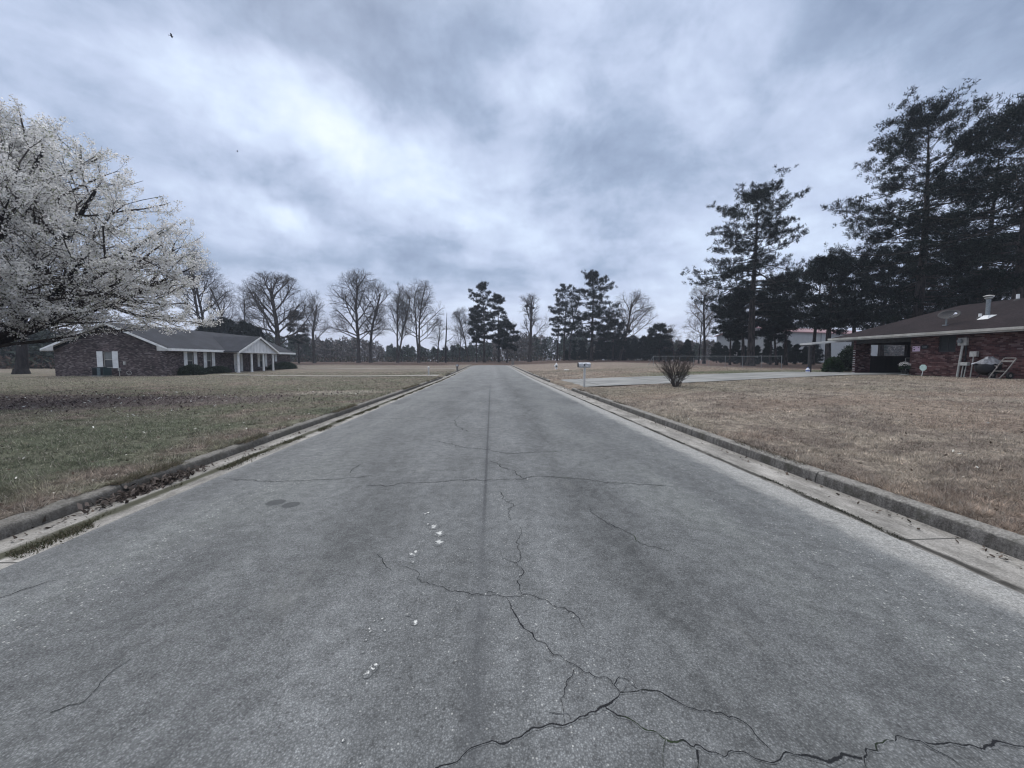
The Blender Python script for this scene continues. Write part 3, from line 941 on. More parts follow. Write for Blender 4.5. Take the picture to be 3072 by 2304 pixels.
def build_road():
    xs = np.linspace(-3.95, 3.5, 9); ys = axis((-6, 84, 2.))
    X, Y = np.meshgrid(xs, ys, indexing='ij')
    crown = lambda x: .03 * (1 - (np.asarray(x) / 3.8) ** 2)
    V = [np.stack([X, Y, level(Y) + .004 + crown(X)], -1).reshape(-1, 3)]
    n, k = X.shape; idx = np.arange(n * k).reshape(n, k)
    Fs = [np.stack([idx[:-1, :-1], idx[1:, :-1], idx[1:, 1:], idx[:-1, 1:]], -1).reshape(-1, 4)]
    mk = [np.zeros((n * k, 3))]
    cnt = n * k
    rg = np.random.default_rng(5)
    jobs = [(np.array([on_z(px, py, .02)[:2] for px, py in pl]), hw, True) for pl, hw in CRACKS]
    ci = -1
    while jobs:
        P, hw, main = jobs.pop(0); ci += 1
        seg = np.linalg.norm(np.diff(P, axis=0), axis=1); s = np.concatenate([[0], np.cumsum(seg)])
        m = max(8, int(s[-1] / .013)); t = np.linspace(0, s[-1], m)
        Q = np.stack([np.interp(t, s, P[:, 0]), np.interp(t, s, P[:, 1])], -1)
        tg = np.gradient(Q, axis=0); tg /= np.linalg.norm(tg, axis=1, keepdims=True) + 1e-9
        nm = np.stack([-tg[:, 1], tg[:, 0]], -1)
        jit = (fbm(t, np.full(m, ci * 3.3), 5.5, 4, 2) - .5) * .085 + (vnoise(t, np.full(m, ci * 1.7), 34, 4) - .5) * .024 + (vnoise(t, np.full(m, ci * 2.7), 13, 3) - .5) * .026
        Q = Q + nm * (jit * np.minimum(1, np.minimum(t, s[-1] - t) / .1))[:, None]
        wid = hw * .52 * (.3 + 1.9 * vnoise(t, np.full(m, ci), 7, 6) * vnoise(t, np.full(m, ci * 1.3), 21, 8) * 1.0) * np.clip(np.minimum(1., (s[-1] - t) / .25 + .35), .3, 1)
        W = wid * 4.5
        if main and hw >= .005:
            for _ in range(int(s[-1] * 1.6)):
                i0 = rg.integers(3, m - 3); sg = rg.choice((-1, 1)); ln = rg.uniform(.025, .12)
                e = nm[i0] * sg * rg.uniform(.5, 1.) + tg[i0] * rg.uniform(-.8, .8); e /= np.linalg.norm(e)
                mid_ = Q[i0] + e * ln * .5 + rg.normal(0, .025, 2)
                jobs.append((np.array([Q[i0], mid_, Q[i0] + e * ln + rg.normal(0, .03, 2)]), hw * .5, False))
        rows = [Q - nm * W[:, None], Q, Q + nm * W[:, None]]
        zz = .0010 + .00004 * ci
        vv = np.concatenate([np.column_stack([r, level(r[:, 1]) + .004 + crown(r[:, 0]) + zz]) for r in rows])
        V.append(vv)
        g = np.zeros((3 * m, 3)); g[m:2 * m, 0] = 1; mk.append(g)
        i = np.arange(m - 1)
        for a in (0, 1):
            Fs.append(np.stack([i + a * m, i + (a + 1) * m, i + (a + 1) * m + 1, i + a * m + 1], -1) + cnt)
        cnt += 3 * m

    def disc(px, py, rx, ry, ch, z, rings=(0, .5, 1.)):
        nonlocal cnt
        c = on_z(px, py, .02); kk = 20
        a = np.arange(kk) * 2 * pi / kk
        vv = []; g = []
        for r in rings:
            vv.append(np.column_stack([c[0] + np.cos(a) * rx * max(r, .01), c[1] + np.sin(a) * ry * max(r, .01)]))
            e = np.zeros((kk, 3)); e[:, ch] = 1 - r; g.append(e)
        vv = np.concatenate(vv)
        V.append(np.column_stack([vv, level(vv[:, 1]) + .004 + crown(vv[:, 0]) + z])); mk.append(np.concatenate(g))
        k1 = np.arange(kk); k2 = (k1 + 1) % kk
        for j in range(len(rings) - 1):
            Fs.append(np.stack([k1 + j * kk, k1 + (j + 1) * kk, k2 + (j + 1) * kk, k2 + j * kk], -1) + cnt)
        cnt += kk * len(rings)
    for i, (x, y, r) in enumerate(PAINT):
        px, py = crop_pts(*A2, [(x, y)])[0]
        rr = r / 1.835 * CAMH / (py - 1081) * 1.35
        disc(px, py, rr, rr * 1.25, 1, .0024 + i * .00002)
    for i, (x, y, r) in enumerate(TAR):
        px, py = crop_pts(*A1, [(x, y)])[0]
        rr = r / 1.323 * CAMH / (py - 1081)
        disc(px, py, rr * 1.1, rr * 1.1, 2, .0022 + i * .0001, (0, .75, 1.))
    o = np_obj('road', np.concatenate(V), np.concatenate(Fs), road_material(), None, np.concatenate(mk), True, 'mark')
    tag(o, kind='structure')


build_road()


def gutter_material():
    m, nt, b = new_mat('gutter_concrete')
    v = coords(nt)
    s = N(nt, 'ShaderNodeSeparateXYZ'); nt.links.new(v, s.inputs[0]); X, Y = s.outputs[0], s.outputs[1]
    n1 = noise(nt, scaled(nt, v, (1, .3, 1)), 5, 6, .7); n2 = noise(nt, v, 60, 4, .7); n3 = noise(nt, v, 1.1, 4, .6)
    c = mixc(nt, mapr(nt, n1, .32, .68), (.20, .19, .172), (.37, .352, .325))
    c = mixc(nt, 1., c, mapr(nt, n2, .3, .7, .72, 1.26), 'MULTIPLY')
    c = mixc(nt, 1., c, mapr(nt, n3, .3, .7, .75, 1.15), 'MULTIPLY')
    # damp dirt line along the joint with the asphalt
    j = math_n(nt, 'ADD', X, math_n(nt, 'MULTIPLY', math_n(nt, 'SUBTRACT', noise(nt, scaled(nt, v, (1, .4, 1)), 6, 5, .7), .5), .14))
    dr = math_n(nt, 'MULTIPLY', mapr(nt, math_n(nt, 'ABSOLUTE', math_n(nt, 'SUBTRACT', j, 3.565)), .02, .075, 1, 0), mapr(nt, noise(nt, v, 3, 4, .6), .3, .5, .35, 1))
    c = mixc(nt, math_n(nt, 'MULTIPLY', dr, .9), c, (.030, .028, .025))
    dl = mapr(nt, math_n(nt, 'ABSOLUTE', math_n(nt, 'ADD', j, 3.85)), .03, .11, 1, 0)
    c = mixc(nt, math_n(nt, 'MULTIPLY', dl, .92), c, mixc(nt, n1, (.040, .036, .028), (.06, .065, .035)))
    ty = math_n(nt, 'ABSOLUTE', math_n(nt, 'SUBTRACT', math_n(nt, 'FRACT', math_n(nt, 'DIVIDE', Y, 6.1)), .5))
    c = mixc(nt, mapr(nt, ty, .0008, .002, .85, 0), c, (.03, .03, .03))
    dirt = math_n(nt, 'MULTIPLY', mapr(nt, math_n(nt, 'ABSOLUTE', X), 3.95, 4.22), mapr(nt, n1, .4, .6, .2, .75))
    c = mixc(nt, math_n(nt, 'MULTIPLY', dirt, .55), c, (.10, .09, .08))
    nt.links.new(c, b.inputs['Base Color']); b.inputs['Roughness'].default_value = .92; b.inputs['Specular IOR Level'].default_value = .12
    bump(nt, b, math_n(nt, 'ADD', n1, n2), .5, .01)
    return m


def kerb_material():
    m, nt, b = new_mat('kerb_concrete')
    v = coords(nt)
    s = N(nt, 'ShaderNodeSeparateXYZ'); nt.links.new(v, s.inputs[0])
    g = N(nt, 'ShaderNodeNewGeometry'); nz = N(nt, 'ShaderNodeSeparateXYZ'); nt.links.new(g.outputs['Normal'], nz.inputs[0])
    n1 = noise(nt, v, 4, 6, .7); n2 = noise(nt, v, 50, 4, .75); n3 = noise(nt, scaled(nt, v, (1, 1, .2)), 14, 4, .6)
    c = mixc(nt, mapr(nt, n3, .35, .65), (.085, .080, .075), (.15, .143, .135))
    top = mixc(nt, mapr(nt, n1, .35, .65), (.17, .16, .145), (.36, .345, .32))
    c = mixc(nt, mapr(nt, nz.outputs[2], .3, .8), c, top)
    c = mixc(nt, 1., c, mapr(nt, n2, .3, .7, .6, 1.4), 'MULTIPLY')
    c = mixc(nt, math_n(nt, 'MULTIPLY', mapr(nt, n1, .46, .64), .7), c, (.060, .058, .048))
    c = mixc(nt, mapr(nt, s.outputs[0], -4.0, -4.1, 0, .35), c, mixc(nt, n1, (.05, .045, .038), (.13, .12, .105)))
    ty = math_n(nt, 'ABSOLUTE', math_n(nt, 'SUBTRACT', math_n(nt, 'FRACT', math_n(nt, 'DIVIDE', s.outputs[1], 3.05)), .5))
    c = mixc(nt, mapr(nt, ty, .002, .005, .8, 0), c, (.03, .03, .03))
    nt.links.new(c, b.inputs['Base Color']); b.inputs['Roughness'].default_value = .93; b.inputs['Specular IOR Level'].default_value = .1
    bump(nt, b, math_n(nt, 'ADD', n1, n2), .8, .012)
    return m


def sweep(name, prof, y0, y1, st, mat_, rough=0., side=1, seed=0, kind='structure'):
    """profile [(x, z)] swept along the road; z is added to the road level"""
    ys = axis((y0, y1, st)); rg = np.random.default_rng(seed); k = len(prof)
    V = []
    for i, y in enumerate(ys):
        wx = (fbm(np.array([y]), np.array([seed * 5.]), .5, 3, seed)[0] - .5) * rough * 2.2
        for (x, z) in prof:
            jx, jz = rg.normal(0, rough * .25, 2) if rough else (0, 0)
            V.append((side * (x + jx + (wx if z > .02 or rough < .02 else wx * .3)), y, float(level(y)) + z + (jz if z > .03 else 0)))
    n = len(ys); idx = np.arange(n * k).reshape(n, k)
    Fc = np.stack([idx[:-1, :-1], idx[:-1, 1:], idx[1:, 1:], idx[1:, :-1]], -1).reshape(-1, 4)
    if side > 0: Fc = Fc[:, ::-1]
    o = np_obj(name, V, Fc, mat_, None, None)
    caps = None
    return tag(o, kind=kind)


gm, km = gutter_material(), kerb_material()
sweep('gutter', [(3.5, .007), (3.6, .002), (4.14, .004)], -6, 84, .5, gm, .0, 1, 1)
sweep('gutter', [(3.62, .006), (3.75, .010), (3.9, .016), (4.0, .012), (4.24, .006)], -6, 84, .4, gm, .0, -1, 2)
KP = [(4.095, -.05), (4.10, .06), (4.112, .122), (4.135, .142), (4.255, .148), (4.27, .05)]
KPL = [(4.212, -.05), (4.222, .05), (4.240, .098), (4.262, .118), (4.36, .134), (4.39, .05)]
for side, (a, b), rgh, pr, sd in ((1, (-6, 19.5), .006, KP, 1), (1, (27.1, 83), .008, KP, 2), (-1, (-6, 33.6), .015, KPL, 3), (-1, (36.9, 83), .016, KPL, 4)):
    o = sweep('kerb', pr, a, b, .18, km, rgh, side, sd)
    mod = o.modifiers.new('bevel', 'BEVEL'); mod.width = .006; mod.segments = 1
    for y in (a, b):       # closed ends
        if y > 0 and y < 80:
            bm_ = MB(); bm_.add([(side * x, y + (-.004 if y == b else .004), float(level(y)) + z - .002) for x, z in pr], [tuple(range(len(pr)))])
            e = bm_.build('kerb_end', km, o)


def strip_surface(name, edge_a, edge_b, m, dz=.02, n=60, k=8):
    """a paved surface lying on the ground between two polylines (x -> y)"""
    xa = np.array(edge_a); xb = np.array(edge_b)
    x0, x1 = xa[0, 0], xa[-1, 0]
    xs = np.linspace(x0, x1, n)
    srt = lambda q: q[np.argsort(q[:, 0])]
    ya = np.interp(xs, srt(xa)[:, 0], srt(xa)[:, 1]); yb = np.interp(xs, srt(xb)[:, 0], srt(xb)[:, 1])
    t = np.linspace(0, 1, k)
    Y = ya[:, None] * (1 - t) + yb[:, None] * t; X = np.repeat(xs[:, None], k, 1)
    Z = terrain(X, Y) + dz
    edge = np.minimum(1, (np.abs(X) - 4.12) / .9)
    Z = level(Y) + .012 + (Z - level(Y) - .012) * np.clip(edge, 0, 1)
    idx = np.arange(n * k).reshape(n, k)
    Fc = np.stack([idx[:-1, :-1], idx[1:, :-1], idx[1:, 1:], idx[:-1, 1:]], -1).reshape(-1, 4)
    if x1 < x0: Fc = Fc[:, ::-1]
    return tag(np_obj(name, np.stack([X, Y, Z], -1).reshape(-1, 3), Fc, m, None, None, True), kind='structure')


def drive_material():
    m, nt, b = new_mat('driveway_concrete')
    v = coords(nt)
    s = N(nt, 'ShaderNodeSeparateXYZ'); nt.links.new(v, s.inputs[0]); X, Y = s.outputs[0], s.outputs[1]
    n1 = noise(nt, scaled(nt, v, (.25, 1, 1)), 1.5, 6, .65); n2 = noise(nt, v, 30, 4, .7)
    c = mixc(nt, mapr(nt, n1, .3, .7), (.17, .17, .165), (.31, .31, .295))
    c = mixc(nt, 1., c, mapr(nt, n2, .3, .7, .82, 1.16), 'MULTIPLY')
    for sc_, sp in ((X, 3.9), (Y, 3.65)):
        t = math_n(nt, 'ABSOLUTE', math_n(nt, 'SUBTRACT', math_n(nt, 'FRACT', math_n(nt, 'DIVIDE', sc_, sp)), .5))
        c = mixc(nt, mapr(nt, t, .006, .014, .75, 0), c, (.06, .06, .058))
    nt.links.new(c, b.inputs['Base Color']); b.inputs['Roughness'].default_value = .88; b.inputs['Specular IOR Level'].default_value = .15
    return m


DRV_A = [(4.1, 19.5), (6.5, 19.9), (10.5, 20.3), (16, 21.5), (22, 22.6), (25.9, 22.9), (33.4, 22.9)]
DRV_B = [(4.1, 27.0), (10, 27.7), (19.6, 28.5), (23.2, 28.6), (25.9, 27.2), (26.4, 26.25), (33.4, 26.25)]
strip_surface('driveway', DRV_A, DRV_B, drive_material(), .035)
gravel = basic('gravel_drive', (.30, .285, .26), .95, .3, 5, spec=.1, grime=(.19, .165, .13))
strip_surface('gravel_drive', [(-4.2, 34.0), (-8, 34.6), (-20, 37.0), (-27, 39.5)], [(-4.2, 36.6), (-8, 36.2), (-20, 38.0), (-27, 40.3)], gravel, .03)
strip_surface('side_track', [(-4.25, 53.), (-12, 55.5), (-26, 60), (-60, 66)], [(-4.25, 55.), (-12, 57.2), (-26, 61.8), (-60, 68)], gravel, .035)


# ------------------------------------------------------------------ grass, weeds, litter
def inside_drive(x, y):
    ya = np.interp(x, [p[0] for p in DRV_A], [p[1] for p in DRV_A]); yb = np.interp(x, [p[0] for p in DRV_B], [p[1] for p in DRV_B])
    return (x > 0) & (y > ya - .05) & (y < yb + .05)


def inside_gravel(x, y):
    return (x < 0) & (y > 33.8 + np.abs(x + 4) * .22) & (y < 36.7 + np.abs(x + 4) * .16)


def make_blades(x, y, hgt, wid, rng, tone, lean=.55, z=None):
    n = len(x)
    P = np.stack([x, y, (gz(x, y) if z is None else z) - .008], -1)
    Dn = np.stack([rng.normal(0, lean, n), rng.normal(0, lean, n), np.ones(n)], -1)
    V, f = blades(P, Dn, hgt, wid, rng)
    return V, f, np.repeat(tone, 3, 0)


def build_grass():
    rng = np.random.default_rng(3)
    parts = []
    for side, n in ((1, 230000), (-1, 230000)):
        u = rng.random(n); y = 2.3 * (46 / 2.3) ** (u ** .9)
        if side > 0:
            x = 4.27 + rng.random(n) ** 1.25 * (np.minimum(1.5 * y + 2.5, 30) - 4.27)
        else:
            x = -(4.34 + rng.random(n) ** 1.25 * (np.minimum(1.45 * y + 2.5, 46) - 4.30))
        cl = vnoise(x, y, 5.5, 40) * .6 + vnoise(x, y, 1.6, 44) * .4
        keep = (cl > .25 + .25 * rng.random(n)) & ~inside_drive(x, y) & ~inside_gravel(x, y) & ~((x > 25.7) & (y < 28)) & ~((x < -30.5) & (y > 37.9))
        x, y, cl = x[keep], y[keep], cl[keep]
        t = ground_tone(x, y)
        m = len(x)
        tuf = (.45 + 1.1 * vnoise(x, y, 11., 46) * vnoise(x, y, 23., 47) * 2)[:, None]
        tone = t * (1.1 + 1.0 * (rng.random(m)[:, None] - .4)) * (.75 + .6 * cl[:, None]) * tuf
        straw = rng.random(m) < (.20 if side > 0 else .11)
        tone[straw] = np.array([.44, .395, .34]) * rng.uniform(.7, 1.15, (straw.sum(), 1))
        h = (.020 + .055 * cl) * rng.uniform(.5, 1.6, m) * (1.15 if side < 0 else 1.)
        w = .0035 + .0011 * y * rng.uniform(.6, 1.2, m)
        edge = (np.abs(np.abs(x) - 4.35) < .16)
        h = np.where(edge, h * (1.5 if side > 0 else 1.15), h)
        parts.append(make_blades(x, y, h, w, rng, tone, .75))
    # taller tufts scattered through the mown lawn
    nt_ = 900
    ty = 2.6 * (22 / 2.6) ** rng.random(nt_); sd = np.where(rng.random(nt_) < .5, -1, 1); tx = sd * (4.5 + rng.random(nt_) * (1.3 * ty))
    kk = 26; x = np.repeat(tx, kk) + rng.normal(0, .05, nt_ * kk); y = np.repeat(ty, kk) + rng.normal(0, .05, nt_ * kk)
    ok = ~inside_drive(x, y) & (x < 25); x, y = x[ok], y[ok]; m = len(x)
    tone = ground_tone(x, y) * np.repeat(rng.uniform(.6, 1.7, (nt_, 1)), kk, 0)[ok] * rng.uniform(.7, 1.3, (m, 1))
    parts.append(make_blades(x, y, rng.uniform(.03, .10, m), .004 + .0008 * y, rng, tone, .7))
    # grass hanging over the kerbs
    for side, n in ((1, 9000), (-1, 15000)):
        y = 2.2 * (40 / 2.2) ** rng.random(n)
        cl = vnoise(y, y * 0, 1.3, 50 + side)
        keep = (cl > (.45 if side < 0 else .5)) & ~((side > 0) & (y > 19.3) & (y < 27.2)) & ~((side < 0) & (y > 33.4) & (y < 37))
        y = y[keep]; cl = cl[keep]; m = len(y)
        x = side * ((4.31 if side < 0 else 4.24) + rng.normal(0, .045, m))
        P = np.stack([x, y, level(y) + .135], -1)
        Dn = np.stack([-side * rng.uniform(.0, 1.3, m), rng.normal(0, .6, m), rng.uniform(.05, .9, m)], -1)
        V, f = blades(P, Dn, rng.uniform(.04, .11, m) * (1 if side < 0 else .7), .004 + .001 * y, rng)
        base = np.where(rng.random((m, 1)) < .5, np.array([[.20, .17, .13]]), np.array([[.12, .115, .075]]) if side < 0 else np.array([[.07, .062, .05]]))
        parts.append((V, f, np.repeat(base * rng.uniform(.6, 1.3, (m, 1)), 3, 0)))
    V, f = join([(p[0], p[1]) for p in parts])
    o = np_obj('grass', V, f, 'grass', None, np.concatenate([p[2] for p in parts]))
    tag(o, 'dormant brown and green lawn grass growing behind both kerbs', 'grass', kind='stuff')


def build_weeds():
    rng = np.random.default_rng(8); parts = []
    n = 30000
    y = 2.0 * (42 / 2.0) ** rng.random(n)
    x = -3.84 + rng.normal(0, .05, n) + (vnoise(y, y * 0, .6, 3) - .5) * .16
    k = vnoise(y, x, 2.2, 61) > .36; x, y = x[k], y[k]; m = len(x)
    tone = np.where(rng.random((m, 1)) < .6, np.array([[.055, .06, .032]]), np.array([[.13, .11, .08]])) * rng.uniform(.6, 1.4, (m, 1))
    parts.append(make_blades(x, y, rng.uniform(.012, .05, m), .005 + .0009 * y, rng, tone, .8, level(y) + .012))
    n = 7000
    y = 2.4 * (20 / 2.4) ** rng.random(n)
    x = 3.565 + rng.normal(0, .022, n) + (vnoise(y, y * 0, 1.2, 5) - .5) * .10
    k = vnoise(y, x, 1.7, 71) > .55; x, y = x[k], y[k]; m = len(x)
    tone = np.array([[.04, .042, .028]]) * rng.uniform(.6, 1.5, (m, 1))
    parts.append(make_blades(x, y, rng.uniform(.008, .03, m), .005 + .0008 * y, rng, tone, .8, level(y) + .006))
    # mossy weeds in the big cracks near the camera, tall dry stalks by the left kerb
    for (px, py), h, c in ((on_z(640, 1360)[:2], .35, 1), (on_z(100, 1560)[:2], .22, 1), (on_z(420, 1450)[:2], .25, 1), (on_z(700, 1335)[:2], .22, 1), (on_z(185, 1520)[:2], .2, 1)):
        m = 14; x = px - .12 + rng.normal(0, .09, m); y = py + rng.normal(0, .12, m)
        tone = np.array([[.30, .25, .19]]) * rng.uniform(.5, 1.1, (m, 1))
        parts.append(make_blades(x, y, h * rng.uniform(.4, 1.1, m), .007, rng, tone, .55, np.full(m, .13)))
    V, f = join([(p[0], p[1]) for p in parts])
    o = np_obj('weeds', V, f, 'grass', None, np.concatenate([p[2] for p in parts]))
    tag(o, 'low weeds and dry stalks growing along the gutter joints', 'weeds', kind='stuff')


def build_litter():
    rng = np.random.default_rng(9); parts = []

    def leaves(x, y, z, s, tone, tilt=.5):
        n = len(x); a = rng.uniform(0, 6.28, n); u = np.stack([np.cos(a), np.sin(a), rng.normal(0, tilt, n)], -1); w = np.stack([-np.sin(a), np.cos(a), rng.normal(0, tilt, n)], -1)
        P = np.stack([x, y, z], -1); s = s[:, None]
        V = np.stack([P - u * s, P + w * s * .45, P + u * s, P - w * s * .45], 1).reshape(-1, 3)
        return V, np.arange(4 * n).reshape(-1, 4), np.repeat(tone, 4, 0)
    # drift of leaves and twigs in the left gutter
    c = on_z(400, 1465)
    n = 900; x = -4.10 + rng.normal(0, .065, n); y = c[1] + rng.normal(0, .34, n)
    tone = np.array([[.080, .066, .058]]) * rng.uniform(.35, 2.1, (n, 1))
    parts.append(leaves(x, y, .012 + np.abs(rng.normal(0, .035, n)), rng.uniform(.012, .04, n), tone, .7))
    # thin scatter along both gutters and on the lawns
    n = 700; sd = np.where(rng.random(n) < .6, -1, 1); y = 2.3 * (40 / 2.3) ** rng.random(n); x = np.where(sd < 0, -4.1, 3.98) + rng.normal(0, .07, n)
    parts.append(leaves(x, y, level(y) + .014 + rng.random(n) * .01, rng.uniform(.010, .03, n), np.array([[.07, .055, .045]]) * rng.uniform(.4, 1.8, (n, 1))))
    n = 2600; y = 3 * (30 / 3.) ** rng.random(n); sd = np.where(rng.random(n) < .62, -1, 1); x = sd * (4.5 + rng.random(n) * (1.35 * y))
    k = ~inside_drive(x, y) & ~((x > 25.5)); x, y = x[k], y[k]; n = len(x)
    t = np.where(rng.random((n, 1)) < .78, np.array([[.10, .075, .06]]), np.array([[.6, .58, .52]])) * rng.uniform(.5, 1.3, (n, 1))
    parts.append(leaves(x, y, gz(x, y) + rng.uniform(.02, .05, n), rng.uniform(.010, .030, n), t))
    # dead leaves and fallen petals under the pear tree
    n = 6000; x = rng.normal(-17.5, 6.0, n); y = rng.normal(14.8, 2.0, n)
    k = x < -5.2; x, y = x[k], y[k]; n = len(x)
    t = np.where(rng.random((n, 1)) < .93, np.array([[.105, .082, .08]]), np.array([[.5, .5, .47]])) * rng.uniform(.5, 1.6, (n, 1))
    parts.append(leaves(x, y, gz(x, y) + rng.uniform(.015, .06, n), rng.uniform(.02, .06, n), t))
    V, f = join([(p[0], p[1]) for p in parts])
    o = np_obj('leaf_litter', V, f, 'litter', None, np.concatenate([p[2] for p in parts]))
    tag(o, 'dead leaves and twigs lying in the gutters and on the lawns', 'leaf litter', kind='stuff')


build_grass(); build_weeds(); build_litter()


# ------------------------------------------------------------------ left house: long brown brick ranch house
def wall_slab(mb, axis_, p0, p1, a0, a1, z0, z1, holes):
    """a wall of thickness p0..p1 along axis_ ('x' wall plane at constant y, 'y' plane at constant x), with rectangular holes (a0,a1,z0,z1)"""
    cuts = sorted({a0, a1, *[h[0] for h in holes], *[h[1] for h in holes]})

    def bx(u0, u1, w0, w1):
        if u1 - u0 < 1e-4 or w1 - w0 < 1e-4: return
        if axis_ == 'y': mb.box(p0, p1, u0, u1, w0, w1)
        else: mb.box(u0, u1, p0, p1, w0, w1)
    for u0, u1 in zip(cuts, cuts[1:]):
        hs = sorted([h for h in holes if h[0] <= u0 + 1e-6 and h[1] >= u1 - 1e-6], key=lambda h: h[2])
        z = z0
        for h in hs:
            bx(u0, u1, z, h[2]); z = h[3]
        bx(u0, u1, z, z1)


def sash_window(root, axis_, plane, out, a0, a1, z0, z1, pane_top='glass2', pane_bot='glass', framem='trim', label=None):
    """double-hung window set back in its opening; out = direction (+1/-1) the facade faces"""
    w = MB(root.location); d = .055
    def bx(mb, u0, u1, w0, w1, q0, q1):
        q0, q1 = plane + out * q0, plane + out * q1
        if axis_ == 'y': mb.box(q0, q1, u0, u1, w0, w1)
        else: mb.box(u0, u1, q0, q1, w0, w1)
    t = .05; zm = (z0 + z1) / 2
    bx(w, a0, a0 + t, z0, z1, -.14, -.06); bx(w, a1 - t, a1, z0, z1, -.14, -.06)
    bx(w, a0 + t, a1 - t, z0, z0 + t, -.14, -.06); bx(w, a0 + t, a1 - t, z1 - t, z1, -.14, -.06)
    bx(w, a0 + t, a1 - t, zm - .03, zm + .03, -.13, -.07)
    fr = w.build('window', framem, root)
    for nm, mt, c0, c1 in (('upper_pane', pane_top, zm + .03, z1 - t), ('lower_pane', pane_bot, z0 + t, zm - .03)):
        g = MB(root.location); bx(g, a0 + t, a1 - t, c0, c1, -.115, -.10); g.build(nm, mt, fr)
    return fr


def louvre(root, axis_, plane, out, a0, a1, z0, z1):
    s = MB(root.location)
    def bx(u0, u1, w0, w1, q0, q1):
        q0, q1 = plane + out * q0, plane + out * q1
        if axis_ == 'y': s.box(q0, q1, u0, u1, w0, w1)
        else: s.box(u0, u1, q0, q1, w0, w1)
    t = .055; zm = (z0 + z1) / 2
    bx(a0, a0 + t, z0, z1, .003, .04); bx(a1 - t, a1, z0, z1, .003, .04)
    for c in (z0, zm - t / 2, z1 - t): bx(a0 + t, a1 - t, c, c + t, .003, .038)
    k = z0 + t
    while k < z1 - t - .03:
        if not (zm - t < k < zm + t / 2): bx(a0 + t, a1 - t, k, k + .045, .006, .026)
        k += .05
    bx(a0 + t, a1 - t, z0 + t, z1 - t, .003, .008)
    return s.build('shutter', 'white', root)


